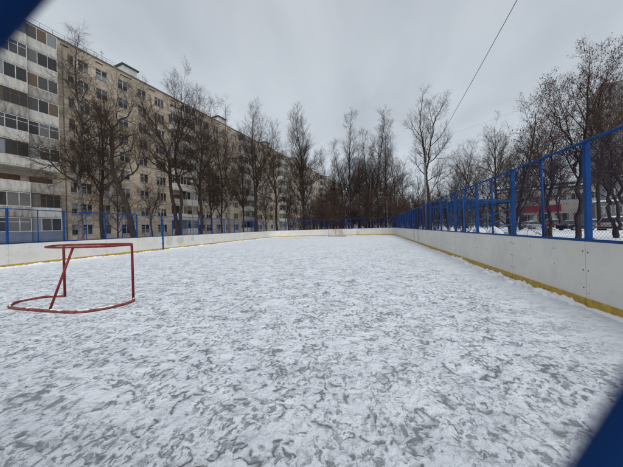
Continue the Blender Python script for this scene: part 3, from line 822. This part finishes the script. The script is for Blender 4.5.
for i, (k, px, Y, H, lab) in enumerate(right):
    tree(k, *on(px, Y), lab, H, i*1.9+.5, GR)
tree('vee', *on(512, 15.5), 'low tree splitting into a vee at its base by the blue stand', 7.4, .3, GR, leaves=True)
tree('ash_twin', *camdir(548, 12.8), 'twin stemmed ash with brown seed clusters, left of the nearest thick fence post', 7.6, YAW, GR, 'ash_tree', True)
tree('ash', *camdir(577, 12.5), 'tallest ash tree with brown seed clusters directly behind the nearest fence post', 8.8, YAW, GR, 'ash_tree', True)
tree('ash_twin', *camdir(616, 18), 'leafless ash tree standing right of the nearest fence post, before the tower block', 9.0, 2.1, GR, 'ash_tree')
tree('curved_trunk', *camdir(650, 14), 'thick curved trunk leaning left at the right edge', 7.5, YAW, GR)

# thickets: dark brushwood at the far end
tc = [(312, 47), (322, 45.5), (331, 48), (340, 45), (348, 47), (356, 44.8), (364, 46), (373, 45), (382, 47), (391, 45.5), (399, 48), (407, 50), (414, 47), (421, 52), (436, 49), (452, 46), (470, 52), (297, 50), (336, 52), (360, 52), (384, 53), (404, 56)]
for i, (px, Y) in enumerate(tc):
    t, c, tips, h0 = SPECIES['thicket']; x, y = on(px, Y)
    e = empty('leafless_shrub', (x, y, 0), i*2.1, 'dark reddish leafless shrub in the thicket behind the far fence', 'shrub', 'leafless shrubs behind the far fence')
    s = .7+.75*((i*37) % 10)/10; e.scale = (s*1.25, s*1.25, s)
    link('stems', t, e); link('twigs', c, e)
# far wood reading as one mass
rg = np.random.RandomState(77); PP = []; RR = []
for i in range(3600):
    px = rg.uniform(285, 500); Y = rg.uniform(62, 105); x, y = on(px, Y); z = rg.uniform(0, 1)**1.5*(9.5+4*sin(px*.11)+3*sin(px*.047+1))
    a = rg.uniform(0, 6.28); L = rg.uniform(1.2, 3.2); d = np.array([cos(a)*.45, sin(a)*.45, 1.]); d = d/np.linalg.norm(d)*L
    p = np.array([x, y, z]); PP.append([p, p+d*.5+rg.normal(0, .12, 3), p+d]); w = rg.uniform(.012, .03); RR.append([w, w*.7, w*.3])
for i in range(260):
    px = rg.uniform(285, 500); Y = rg.uniform(62, 105); x, y = on(px, Y); h = rg.uniform(6, 13)
    p = np.array([x, y, 0]); PP.append([p, p+np.array([rg.normal(0, .3), 0, h*.5]), p+np.array([rg.normal(0, .6), 0, h])]); w = rg.uniform(.07, .14); RR.append([w, w*.7, w*.2])
V, F = tubes(PP, RR, 3); o = link('distant_wood', np_mesh('distant_wood', V, F, M['twig_red']))
tag(o, 'distant leafless wood closing the view beyond the far fence', 'wood', None, 'stuff')

# ------------------------------------------------------------------ the nine storey block on the left
fa = R(90)-math.atan2(.165, .986); FP = (-39.4, 21.0); FANG = R(90)-fa*0-math.atan2(.165, .986)
# local frame: +x runs along the facade away from the viewer, -y looks out to the rink
blk = empty('apartment_block', (FP[0], FP[1], 0), FANG, 'long nine storey pale brick apartment block with balcony stacks along the left', 'building')
ST, NF, ZB, HTOP = 2.85, 9, 2.1, 27.0
S0, S1 = -22.0, 138.0
secs = [-.1-2.8*2, 18.9, 38.9, 58.9, 78.9, 98.9, 118.9]
stacks = []
for i, b in enumerate(secs):
    if i == 0: stacks += [(-5.7, -2.9), (-2.9, -.1), (-.1, 2.7)]
    else: stacks += [(b, b+2.65), (b+2.65, b+5.3)]
cols = []
for b in [18.9+20*i for i in range(-1, 6)]:
    for off, w in ((-14.4, .75), (-13.0, 1.25), (-10.8, 1.5), (-7.9, 1.45), (-4.9, 1.4), (-1.8, 1.8)):
        s = b+off
        if s < -20: continue
        if b > 20 and off == -14.4: s += .9; w = .7
        if b > 20 and off == -13.0: s += .5
        cols.append((s, w))
cols = [c for c in cols if c[0] < S1-2 and not any(a-.3 < c[0] < b_+.3 for a, b_ in stacks)]
cols.sort()
# front wall with real openings
openings = {}
for s, w in cols:
    for k in range(NF): openings[(s, k)] = (s-w/2, s+w/2, ZB+ST*k-.74, ZB+ST*k+.72)
for a, b_ in stacks:
    for k in range(NF): openings[('b', a, k)] = (a+.35, b_-.35, ZB+ST*k-1.0, ZB+ST*k+.72)
mb = MB()
xs = sorted(set([S0, S1] + [round(v, 4) for o_ in openings.values() for v in o_[:2]]))
for x0, x1 in zip(xs, xs[1:]):
    xm = (x0+x1)/2; z = 0.0
    hs = sorted([(o_[2], o_[3]) for o_ in openings.values() if o_[0] < xm < o_[1]])
    for a, b_ in hs:
        mb.quad([(x0, 0, z), (x1, 0, z), (x1, 0, a), (x0, 0, a)]); z = b_
    mb.quad([(x0, 0, z), (x1, 0, z), (x1, 0, HTOP), (x0, 0, HTOP)])
for x0, x1, z0, z1 in openings.values():
    d = .18
    mb.quad([(x0, 0, z0), (x0, 0, z1), (x0, d, z1), (x0, d, z0)]); mb.quad([(x1, 0, z0), (x1, d, z0), (x1, d, z1), (x1, 0, z1)])
    mb.quad([(x0, 0, z1), (x1, 0, z1), (x1, d, z1), (x0, d, z1)]); mb.quad([(x0, 0, z0), (x0, d, z0), (x1, d, z0), (x1, 0, z0)])
mb.quad([(S0, 0, 0), (S0, 12, 0), (S0, 12, HTOP), (S0, 0, HTOP)]); mb.quad([(S1, 0, 0), (S1, 0, HTOP), (S1, 12, HTOP), (S1, 12, 0)])
mb.quad([(S0, 12, 0), (S1, 12, 0), (S1, 12, HTOP), (S0, 12, HTOP)])
mb.quad([(S0, .185, .1), (S1, .185, .1), (S1, .185, HTOP-.1), (S0, .185, HTOP-.1)])
wall = mb.build('wall', M['facade'], blk)
mb = MB(); mb.box(S0-.1, S1+.1, -.12, 12.1, HTOP, HTOP+.16); roof = mb.build('roof', M['concrete_dark'], blk)
mb = MB(); mb.box(S0-.08, S1+.08, -.06, 12.08, HTOP+.16, HTOP+.2); mb.build('snow_cover', M['snow_clean'], roof)
mb = MB(); mb.box(S0, S1, -.08, 0, 0, .75)
pl_ = mb.build('plinth', M['concrete_dark'], blk)
# roof furniture
for s in (12.5, 33.5, 53.5, 73.5, 93.5, 113.5):
    mb = MB(); mb.box(s-1.1, s+1.1, .5, 2.2, HTOP+.2, HTOP+1.6); ch = mb.build('vent_shaft', M['concrete'], roof)
    mb = MB(); mb.box(s-1.35, s+1.35, .3, 2.4, HTOP+1.6, HTOP+1.8)
    mb.build('cap', M['green_cap' if s < 20 else 'dark_metal'], ch)
mb = MB()
for i in range(int(30/1.2)):
    s = -20+i*1.2; mb.box(s-.012, s+.012, .1, .124, HTOP+.2, HTOP+.85)
mb.box(-20, 10, .1, .12, HTOP+.83, HTOP+.86); mb.box(-20, 10, .1, .12, HTOP+.52, HTOP+.54); mb.build('roof_railing', M['dark_metal'], roof)
mb = MB(); mb.tube([(9.0, 1.5, HTOP+.2), (9.0, 1.5, HTOP+2.6)], .05, 6); mb.box(8.7, 9.3, 1.47, 1.53, HTOP+2.2, HTOP+2.26); mb.build('antenna', M['grey_metal'], roof)
mb = MB(); r = random.Random(2)
for s in range(-18, 136, 4):
    for dz in (-.55,):
        mb.box(s+r.uniform(0, 2), s+2.3, -.012, -.002, HTOP-.62, HTOP-.44)
mb.build('roof_vents', M['black'], blk)
# window template
wmesh = {}
def window_meshes(w):
    if w in wmesh: return wmesh[w]
    h = 1.46; t = .06; mb = MB()
    def bar(x0, x1, z0, z1, y=.0): mb.box(x0, x1, y, y+.06, z0, z1)
    bar(-w/2, w/2, -h/2, -h/2+t); bar(-w/2, w/2, h/2-t, h/2); bar(-w/2, -w/2+t, -h/2+t, h/2-t); bar(w/2-t, w/2, -h/2+t, h/2-t)
    n = 1 if w < 1 else (3 if w > 1.7 else 2)
    for i in range(1, n):
        x = -w/2+w*i/n; bar(x-.035, x+.035, -h/2+t, h/2-t)
    if n > 1: bar(-w/2+t, -w/2+w/n-.035, .28, .33)
    f = mb.mesh('window', M['white_frame'])
    mb = MB(); mb.quad([(-w/2+.02, .03, -h/2+.02), (w/2-.02, .03, -h/2+.02), (w/2-.02, .03, h/2-.02), (-w/2+.02, .03, h/2-.02)])
    p = mb.mesh('pane', M['pane'])
    mb = MB(); mb.box(-w/2-.05, w/2+.05, -.16, -.005, -h/2-.05, -h/2-.01); s_ = mb.mesh('sill', M['grey_metal'])
    wmesh[w] = (f, p, s_); return wmesh[w]
near_cols = [c for c in cols if c[0] > 3][:11]
for s, w in near_cols:
    f, p, si = window_meshes(w)
    for k in range(NF):
        o = link('window', f, blk); o.location = (s, .08, ZB+ST*k-.01)
        q = link('pane', p, o); q = link('sill', si, o)
        if r.random() < .10:
            mb = MB(); mb.box(w/2+.12, w/2+.85, -.38, -.1, -.75, -.2); link('air_conditioner', mb.mesh('air_conditioner', M['white_frame']), o)
mb = MB()
for s, w in [c for c in cols if c not in near_cols]:
    for k in range(NF):
        z = ZB+ST*k-.01; h = 1.46; n = 1 if w < 1 else (3 if w > 1.7 else 2)
        mb.cur = 0
        for i in range(n+1):
            x = s-w/2+w*i/n; mb.box(max(x-.035, s-w/2), min(x+.035, s+w/2), .08, .14, z-h/2, z+h/2)
        mb.box(s-w/2, s+w/2, .085, .13, z-h/2, z-h/2+.06); mb.box(s-w/2, s+w/2, .085, .13, z+h/2-.06, z+h/2)
        mb.cur = 1; mb.quad([(s-w/2, .11, z-h/2), (s+w/2, .11, z-h/2), (s+w/2, .11, z+h/2), (s-w/2, .11, z+h/2)])
o = mb.build('windows', [M['white_frame'], M['pane']], blk); o['kind'] = 'stuff'
# balconies
def balcony_geo(mb, mf, mp, W, kind, proj, r, x=0, z=0):
    """z = slab level; mb: concrete, mf: frames, mp: panes"""
    mb.box(x+.02, x+W-.02, -proj, -.003, z-.16, z)
    mb.box(x+.02, x+W-.02, -proj-.03, -proj+.03, z+.002, z+1.02); mb.box(x+.02, x+.08, -proj+.03, -.003, z+.002, z+1.02); mb.box(x+W-.08, x+W-.02, -proj+.03, -.003, z+.002, z+1.02)
    top = z+2.62
    if kind != 'open':
        n = 4 if kind == 'four' else 3
        for i in range(n+1):
            xx = x+.04+(W-.08)*i/n; mf.box(xx-.03, xx+.03, -proj-.02, -proj+.03, z+1.022, top)
        mf.box(x+.04, x+W-.04, -proj-.024, -proj+.034, z+1.022, z+1.09); mf.box(x+.04, x+W-.04, -proj-.024, -proj+.034, top-.07, top)
        if kind != 'three' or r.random() < .25: mf.box(x+.04, x+W-.04, -proj-.018, -proj+.028, z+2.1, z+2.15)
        mp.quad([(x+.05, -proj+.005, z+1.05), (x+W-.05, -proj+.005, z+1.05), (x+W-.05, -proj+.005, top-.03), (x+.05, -proj+.005, top-.03)])
        for xx in (x+.05, x+W-.05):
            mp.quad([(xx, -proj+.01, z+1.03), (xx, -.01, z+1.03), (xx, -.01, top-.03), (xx, -proj+.01, top-.03)])
            mf.box(xx-.03, xx+.03, -proj/2-.03, -proj/2+.03, z+1.022, top)
    else:
        mf.box(x+.03, x+W-.03, -proj-.04, -proj+.04, z+1.022, z+1.06)
r = random.Random(41)
far_c, far_f, far_p = MB(), MB(), MB()
for a, b_ in stacks:
    W = b_-a; first = a < 10; indiv = a < 66
    if indiv:                                                     # loggia doors behind
        pass
    for k in range(NF):
        z = ZB+ST*k-1.17; proj = (1.05 if not (first and abs(a+2.9) < .1) else 1.35) if first else 1.0
        kind = r.choice(['three', 'three', 'four', 'three', 'open'] if not (28 > a > 15) else ['three', 'three', 'four', 'open'])
        if first and k in (2,): kind = 'open'
        if first and k not in (2,): kind = 'three' if r.random() < .85 else 'four'
        m1, m2, m3 = (MB(), MB(), MB()) if indiv else (far_c, far_f, far_p)
        if indiv:
            balcony_geo(m1, m2, m3, W, kind, proj, r)
            o = m1.build('balcony', M['bluegrey'] if (first and k == 0) else M['concrete' if r.random() < .65 else 'concrete_worn'], blk); o.location = (a, 0, z)
            fr = M['white_frame'] if r.random() < .75 else M['brown_frame']
            if m2.f: m2.build('railing' if kind == 'open' else 'glazing_frame', fr, o)
            if m3.f: m3.build('pane', M['pane'], o)
            m4 = MB(); m4.quad([(.35, .12, .17), (W-.35, .12, .17), (W-.35, .12, 1.89), (.35, .12, 1.89)]); m4.build('balcony_door', M['pane'] if kind != 'open' else M['brown_frame'], o)
        else:
            balcony_geo(m1, m2, m3, W, kind, proj, r, a, z)
o = MB(); far_c.cur = 0
allb = MB()
for src, mi in ((far_c, 0), (far_f, 1), (far_p, 2)):
    k0 = len(allb.v); allb.v += src.v; allb.f += [tuple(i+k0 for i in f) for f in src.f]; allb.m += [mi]*len(src.f); allb.sm += src.sm
o = allb.build('balconies', [M['concrete'], M['white_frame'], M['pane']], blk); o['kind'] = 'stuff'
# canopies over the porches facing the yard are on the far side; dividing downpipes here
for s in (3.6, 24.9, 44.9, 64.9):
    mb = MB(); mb.tube([(s, -.09, .1), (s, -.09, HTOP-.1)], .055, 8); mb.build('downpipe', M['concrete_dark'], blk)

# ------------------------------------------------------------------ blue spectator stand behind the right boards
sd = empty('spectator_stand', (4.55, 13.9, 0), 0, 'blue steel frame stand with roof and stepped benches behind the right boards', 'stand')
LS, DS = 6.2, 2.05
def part(fn, name, m, p=sd): mb = MB(); fn(mb); return mb.build(name, m, p)
for iy in range(4):
    y = LS*iy/3
    for x, h in ((0, 2.62), (DS, 2.42)):
        part(lambda mb: mb.box(x-.03, x+.03, y-.03, y+.03, 0, h), 'post', M['blue_pale'])
    part(lambda mb: mb.tube([(DS/2, y, 0), (DS/2, y, 2.52)], .02, 8), 'post', M['blue_pale'])
def roof_(mb):
    T = Matrix.Rotation(math.atan2(-.2, DS), 4, 'Y').inverted()
    for y in (0, LS): mb.tube([(-.25, y, 2.66), (DS+.2, y, 2.42)], .03, 8)
    for x in (-.25, DS/2, DS+.2): mb.tube([(x, 0, 2.66-(x+.25)*.086), (x, LS, 2.66-(x+.25)*.086)], .03, 8)
    for i in range(1, 9): mb.tube([(-.25, LS*i/9, 2.66), (DS+.2, LS*i/9, 2.42)], .018, 6)
part(roof_, 'roof_frame', M['blue_pale'])
def rsheet(mb):
    for i in range(9):
        x = -.2+i*.3; z = 2.672-(x+.25)*.086; mb.box(x, x+.2, -.04, LS+.04, z+.012, z+.03)
part(rsheet, 'roof_slats', M['blue_pale'])
for i in range(3):
    x = .55+.65*i; z = .45+.42*i
    part(lambda mb: mb.box(x-.15, x+.15, .05, LS-.05, z, z+.05), 'bench', M['bluegrey'])
    part(lambda mb: mb.box(x-.28, x+.2, .05, LS-.05, z-.4, z-.36), 'step', M['blue_pale'])
for y in (-.02, LS+.02):
    for dz in (0, .42, .84):
        part(lambda mb: mb.tube([(.05, y, .55+dz), (DS, y, 1.35+dz*.9)], .021, 8), 'side_rail', M['blue_pale'])

# ------------------------------------------------------------------ lamp posts, poles and wires
def lamp(x, y, h, label, globe=True):
    e = empty('street_lamp', (x, y, 0), 0, label, 'lamp post', 'lamp posts round the rink')
    mb = MB(); mb.tube([(0, 0, 0), (0, 0, 1.2), (0, 0, 1.22), (0, 0, h)], [.07, .07, .05, .035], 10); mb.build('pole', M['steel_dull'], e)
    if globe:
        mb = MB(); mb.lathe([(0.02, 0), (.09, .03), (.14, .11), (.15, .18), (.11, .28), (0.01, .32)], (0, 0, h), 14); mb.build('lamp_globe', M['lamp_glass'], e)
    else:
        mb = MB(); mb.tube([(0, 0, h-.03), (-.4, 0, h+.22), (-.9, 0, h+.26)], .025, 8); mb.build('arm', M['grey_metal'], e)
        mb = MB(); mb.box(-1.35, -.85, -.1, .1, h+.2, h+.3); mb.build('lamp_head', M['grey_metal'], e)
    return e
lamp(*on(193, 25.2), 7.1, 'thin lamp post with a round pale globe between two trees left of the block balconies')
lamp(*on(387.5, 43.2), 6.0, 'slim lamp post with a curved arm behind the far fence', False)
px_, py_ = on(426.5, 22.8)
up_ = empty('utility_pole', (px_, py_, 0), 0, 'plain grey metal utility pole beside the tall forked tree behind the right fence', 'pole', None)
mb = MB(); mb.tube([(0, 0, 0), (0, 0, 3), (0, 0, 6.75)], [.085, .075, .055], 12); mb.build('pole', M['steel_dull'], up_)
mb = MB(); mb.tube([(-.35, 0, 6.6), (.35, 0, 6.6)], .03, 8); mb.tube([(.0, -.1, 6.7), (.0, -.1, 6.85)], .04, 8); mb.build('cross_arm', M['dark_metal'], up_)
def wire(a, b, sag, rad, label):
    a, b = Vector(a), Vector(b); pts = []
    for i in range(25):
        t = i/24; p = a.lerp(b, t); p.z -= sag*4*t*(1-t); pts.append(p-a)
    mb = MB(); mb.tube(pts, rad, 6); o = mb.build('overhead_wire', M['black']); o.location = a; tag(o, label, 'wire', 'overhead wires')
wire((px_, py_, 6.75), (3.15, -4.0, 8.0), .42, .009, 'thick black overhead wire running steeply up and over the rink from the grey pole')

# ------------------------------------------------------------------ far buildings
def slab(name, x, y, rz, W, D, H, label, wallm, rows, colsN, z0, dz, win=(1.5, 1.5), cat='building', extra=None):
    b = empty(name, (x, y, 0), rz, label, cat)
    mb = MB(); mb.box(-W/2, W/2, 0, D, 0, H); mb.build('wall', wallm, b)
    mb = MB(); mb.box(-W/2-.2, W/2+.2, -.2, D+.2, H, H+.3); mb.build('roof', M['snow_clean'], b)
    n = 0
    big = MB()
    cnt = rows*colsN
    for i in range(colsN):
        for k in range(rows):
            xx = -W/2+W*(i+.5)/colsN; zz = z0+dz*k
            for mbx in ((big,) if cnt > 100 and n >= 95 else (MB(),)):
                mbx.cur = 0
                w, h = win
                for q in (-w/2, -.03, w/2-.06): mbx.box(xx+q, xx+q+.06, -.05, -.003, zz, zz+h)
                mbx.box(xx-w/2, xx+w/2, -.045, -.004, zz, zz+.06); mbx.box(xx-w/2, xx+w/2, -.045, -.004, zz+h-.06, zz+h)
                mbx.cur = 1; mbx.quad([(xx-w/2, -.02, zz), (xx+w/2, -.02, zz), (xx+w/2, -.02, zz+h), (xx-w/2, -.02, zz+h)])
                if mbx is not big: mbx.build('window', [M['white_frame'], M['pane']], b)
            n += 1
    if big.f: o = big.build('windows', [M['white_frame'], M['pane']], b); o['kind'] = 'stuff'
    return b
# shop building with a red fascia
A = Vector(camdir(497, 74)); B = Vector(camdir(600, 60)); d = (B-A); W = d.length; ang = math.atan2(d.y, d.x); C = (A+B)/2
shop = slab('shop_building', C.x, C.y, ang, W, 14, 10.2, 'low tan three storey building with a long red shop fascia beyond the parked cars', M['tan_wall'], 2, 13, 6.6-.0, 0.001+3.0, (1.6, 1.6))
for i in range(9):
    x = -W/2+2+i*3.4
    if i in (5,): continue
    mb = MB(); mb.cur = 0
    for q in (0, 1.4, 2.74): mb.box(x+q, x+q+.06, -.06, -.004, .5, 3.3)
    mb.cur = 1; mb.quad([(x, -.02, .4), (x+2.8, -.02, .4), (x+2.8, -.02, 3.3), (x, -.02, 3.3)]); mb.build('shop_window', [M['white_frame'], M['pane']], shop)
mb = MB(); mb.box(-W/2+1.8, W/2-6.5, -.35, -.01, 3.9, 5.6); mb.build('fascia', M['sign_red'], shop)
A = Vector(camdir(602, 52)); d2 = Vector((cos(ang), sin(ang)))
mb_ = slab('annex_building', A.x+9, A.y+1-4, ang, 20, 10, 5.2, 'low dark fronted building behind the white car at the right edge', M['concrete_dark'], 1, 8, 2.6, 3, (2.0, 1.6))
T = Vector(camdir(643, 84))
slab('tower_block', T.x+5.5, T.y, R(-22), 26, 16, 50, 'tall grey tower block rising at the right edge of the view', M['grey_wall'], 16, 9, 1.6, 3.0, (1.7, 1.6))
Q = camdir(455, 150); slab('distant_block', Q[0]+8, Q[1], R(-8), 60, 14, 15, 'distant pale five storey block half hidden by the trees behind the stand', M['tan_wall'], 5, 19, 1.4, 2.9, (1.5, 1.5))

wire((FP[0]+110*.165-5, FP[1]+110*.986, 28.6), (T.x-4, T.y, 51.5), 1.5, .016, 'faint thin overhead wire sloping up to the right across the sky')

# ------------------------------------------------------------------ parked cars
def car_profile(kind):
    # (x, z_top, z_bottom) lower body; cabin separately
    if kind == 'suv':
        return dict(L=4.6, body=[(-2.3, .62), (-2.27, .95), (-2.1, 1.03), (-.2, 1.04), (.85, 1.02), (1.9, .9), (2.22, .74), (2.3, .52)], cab=[(-2.12, 1.03), (-1.85, 1.55), (-1.5, 1.68), (.1, 1.68), (.95, 1.03)], W=.92)
    return dict(L=4.4, body=[(-2.2, .56), (-2.16, .84), (-1.98, .93), (-.9, .95), (.9, .91), (1.85, .78), (2.14, .62), (2.2, .45)], cab=[(-1.75, .93), (-1.15, 1.36), (-.7, 1.44), (.15, 1.43), (1.0, .92)], W=.87)
def car(x, y, rz, kind, colour, label, snowy=0, name='parked_car'):
    p = car_profile(kind); e = empty(name, (x, y, .02), rz, label, 'car', 'cars parked beyond the right fence'); W = p['W']
    import bmesh
    # body: loft of cross sections with tucked sides
    xs = [v[0] for v in p['body']]; bm = bmesh.new(); rings = []
    for i, (bx, bz) in enumerate(p['body']):
        endf = min(1, (2.35 if kind == 'suv' else 2.25)-abs(bx)+.62); w = W*min(1, .84+.16*min(1, (p['L']/2-abs(bx))/.35+.15))
        zb = .24 if 0 < i < len(xs)-1 else .3
        prof = [(-w*.96, zb), (-w, zb+.16), (-w, (zb+bz)/2+.06), (-w*.965, bz-.05), (-w*.9, bz), (w*.9, bz), (w*.965, bz-.05), (w, (zb+bz)/2+.06), (w, zb+.16), (w*.96, zb)]
        rings.append([bm.verts.new((bx, q[0], q[1])) for q in prof])
    for a, b in zip(rings, rings[1:]):
        for j in range(10):
            j2 = (j+1) % 10; bm.faces.new((a[j], a[j2], b[j2], b[j]))
    bm.faces.new(rings[0][::-1]); bm.faces.new(rings[-1]); bmesh.ops.recalc_face_normals(bm, faces=bm.faces)
    for f in bm.faces: f.smooth = True
    me = bpy.data.meshes.new('body'); bm.to_mesh(me); bm.free(); me.materials.append(colour); link('body', me, e)
    # cabin
    bm = bmesh.new(); rings = []; cz = p['cab'][0][1]; ztop = max(q[1] for q in p['cab'])
    L_, Rr_ = [], []
    for cx, z in p['cab']:
        f = (z-cz)/(ztop-cz); w = W*(.88-.17*max(0, f)); L_.append(bm.verts.new((cx, -w, z-.01))); Rr_.append(bm.verts.new((cx, w, z-.01)))
    n = len(L_); fs = []
    for i in range(n-1): fs.append(bm.faces.new((L_[i], Rr_[i], Rr_[i+1], L_[i+1])))
    bm.faces.new(L_); bm.faces.new(Rr_[::-1]); bmesh.ops.recalc_face_normals(bm, faces=bm.faces)
    me = bpy.data.meshes.new('windows'); bm.to_mesh(me); bm.free(); me.materials.append(M['car_glass']); link('windows', me, e)
    # roof and pillars in body colour
    mb = MB(); C_ = p['cab']
    i0, i1 = 1, len(C_)-2
    tw = W*.71
    for (x0, z0), (x1, z1) in zip(C_[1:-1], C_[2:-1]):
        w0 = W*(.88-.17*(z0-cz)/(ztop-cz))+.008; w1 = W*(.88-.17*(z1-cz)/(ztop-cz))+.008
        mb.quad([(x0, -w0, z0+.012), (x1, -w1, z1+.012), (x1, w1, z1+.012), (x0, w0, z0+.012)], True)
        for s in (-1, 1): mb.quad([(x0, s*w0, z0+.012), (x1, s*w1, z1+.012), (x1, s*(w1+.012), z1-.06), (x0, s*(w0+.012), z0-.06)])
    for k in (0, len(C_)-2):
        (x0, z0), (x1, z1) = C_[k], C_[k+1]
        for s in (-1, 1):
            w0 = W*(.88-.17*(z0-cz)/(ztop-cz))+.01; w1 = W*(.88-.17*(z1-cz)/(ztop-cz))+.01
            mb.tube([(x0, s*w0, z0), (x1, s*w1, z1)], .035, 5)
    for s in (-1, 1):
        mb.tube([(-.35, s*(W*.88+.005), cz), (-.4, s*(W*.71+.01), ztop-.02)], .03, 5)
    mb.build('roof', colour, e)
    for sx in (-1.35, 1.38):
        for s in (-1, 1):
            mb = MB(); mb.tube([(sx, s*(W-.2), .32), (sx, s*(W+.015), .32)], .325, 18)
            t = mb.build('wheel', M['black'], e); mb = MB(); mb.tube([(sx, s*(W+.0), .32), (sx, s*(W+.025), .32)], .19, 14); mb.build('rim', M['grey_metal'], t)
    for s in (-1, 1):
        mb = MB(); mb.box(-p['L']/2-.005, -p['L']/2+.1, s*.66-.13, s*.66+.13, .64, .84 if kind != 'suv' else .98); mb.build('tail_light', M['tail'], e)
        mb = MB(); mb.box(p['L']/2-.22, p['L']/2-.02, s*.62-.16, s*.62+.16, .58, .7); mb.build('headlight', M['head'], e)
        mb = MB(); mb.box(.72, .9, s*(W+.02)-.06, s*(W+.02)+.08, .93, 1.05); mb.build('mirror', colour, e)
    mb = MB(); mb.box(-p['L']/2-.05, -p['L']/2+.15, -W*.86, W*.86, .32, .5); mb.build('rear_bumper', M['black'], e)
    if snowy:
        mb = MB(); r = random.Random(int(x*10)); (xa, za), (xb, zb) = C_[2], C_[3]
        lump(mb, ((xa+xb)/2, 0, za-.02), (xb-xa)/2+.25, W*.62, .14, r, 14, 5)
        if snowy > 1: lump(mb, (1.45, 0, .74), .55, W*.7, .14, r, 14, 5)
        mb.build('snow_cap', M['snow_clean'], e)
    return e
black_p, silver_p, white_p, grey_p, red_p = paint('black_paint', (.014, .016, .022)), paint('silver_paint', (.22, .24, .25)), paint('white_paint', (.30, .285, .26)), paint('grey_paint', (.08, .09, .10)), paint('dark_red_paint', (.12, .012, .014))
x, y = camdir(576, 35); car(x, y, YAW+R(4), 'sedan', black_p, 'black car with a red tail light left of the thick fence post', 0)
x, y = camdir(532, 47); car(x, y, YAW+R(8), 'sedan', silver_p, 'silver car with snow on its roof and bonnet, leftmost of the parked cars', 2)
x, y = camdir(622, 31); car(x, y, YAW+R(6), 'suv', white_p, 'pale off-road car at the right edge of the view', 1, 'parked_suv')
x, y = camdir(594.5, 41); car(x, y, YAW+R(2), 'sedan', grey_p, 'dark grey car between the black car and the pale one', 1)
x, y = camdir(556, 52); car(x, y, YAW+R(5), 'suv', red_p, 'dark red car partly hidden behind tree stems, left of the black car', 2)
x, y = camdir(590, 48); car(x, y, YAW+R(5), 'sedan', silver_p, 'snow covered car standing behind the black one', 2)

# ------------------------------------------------------------------ sky, sun, camera
w = bpy.data.worlds.new("World"); scene.world = w; w.use_nodes = True
n, l = w.node_tree.nodes, w.node_tree.links
bg = n['Background']; sky = n.new('ShaderNodeTexSky'); sky.sky_type = 'NISHITA'; sky.sun_disc = False
SUN_EL, SUN_AZ = R(50), R(150)
sky.sun_elevation = SUN_EL; sky.sun_rotation = SUN_AZ; sky.air_density = 1; sky.dust_density = 2
tc_ = n.new('ShaderNodeTexCoord'); sep = n.new('ShaderNodeSeparateXYZ'); l.new(tc_.outputs['Generated'], sep.inputs[0])
# flat cloud deck projected on a high plane: divide by height
mxz = n.new('ShaderNodeMath'); mxz.operation = 'ADD'; mxz.inputs[1].default_value = .22; l.new(sep.outputs['Z'], mxz.inputs[0])
dv = n.new('ShaderNodeVectorMath'); dv.operation = 'DIVIDE'; l.new(tc_.outputs['Generated'], dv.inputs[0])
cmb = n.new('ShaderNodeCombineXYZ'); [l.new(mxz.outputs[0], cmb.inputs[i]) for i in range(3)]; l.new(cmb.outputs[0], dv.inputs[1])
mp = n.new('ShaderNodeMapping'); mp.inputs['Scale'].default_value = (1, .55, 0); mp.inputs['Rotation'].default_value = (0, 0, R(35)); l.new(dv.outputs[0], mp.inputs[0])
cn = n.new('ShaderNodeTexNoise'); cn.inputs['Scale'].default_value = 2.2; cn.inputs['Detail'].default_value = 6; cn.inputs['Roughness'].default_value = .5; cn.inputs['Distortion'].default_value = .3
l.new(mp.outputs[0], cn.inputs['Vector'])
cr = ramp(n, [(.3, (3.05, 3.32, 3.62)), (.7, (4.15, 4.42, 4.7))]); l.new(cn.outputs['Fac'], cr.inputs[0])
# paler towards the horizon
hz = ramp(n, [(0, (.98, 1.0, 1.02)), (.25, (.98, .99, 1.0)), (.8, (.88, .88, .885))]); l.new(sep.outputs['Z'], hz.inputs[0])
mul = n.new('ShaderNodeMix'); mul.data_type = 'RGBA'; mul.blend_type = 'MULTIPLY'; mul.inputs['Factor'].default_value = 1
l.new(cr.outputs[0], mul.inputs['A']); l.new(hz.outputs[0], mul.inputs['B'])
mixs = n.new('ShaderNodeMix'); mixs.data_type = 'RGBA'; mixs.inputs['Factor'].default_value = .93
l.new(sky.outputs[0], mixs.inputs['A']); l.new(mul.outputs['Result'], mixs.inputs['B'])
l.new(mixs.outputs['Result'], bg.inputs['Color']); bg.inputs['Strength'].default_value = .12

sl = bpy.data.lights.new('sun', 'SUN'); sl.energy = 1.45; sl.angle = R(60); sl.color = (1, .97, .93)
so = bpy.data.objects.new('sun', sl); COL.objects.link(so)
dirv = Vector((sin(SUN_AZ)*cos(SUN_EL), cos(SUN_AZ)*cos(SUN_EL), sin(SUN_EL)))
so.rotation_euler = dirv.to_track_quat('Z', 'Y').to_euler()

cam = bpy.data.cameras.new('camera'); co = bpy.data.objects.new('camera', cam); COL.objects.link(co); scene.camera = co
cam.sensor_width = 36; cam.lens = 36*250/623; cam.shift_y = -5.8/623; cam.clip_start = .001; cam.clip_end = 3000
co.matrix_world = Matrix.Translation((0, -.0125, EYE)) @ Matrix.Rotation(YAW, 4, 'Z') @ Matrix.Rotation(R(90), 4, 'X') @ Matrix.Rotation(-ROLL, 4, 'Z')
cam.dof.use_dof = True; cam.dof.focus_distance = 14; cam.dof.aperture_fstop = 13

scene.view_settings.view_transform = 'Standard'; scene.view_settings.look = 'None'
scene.view_settings.exposure = .44; scene.view_settings.gamma = 1; scene.view_settings.use_curve_mapping = False
scene.render.resolution_x = 1024; scene.render.resolution_y = 768
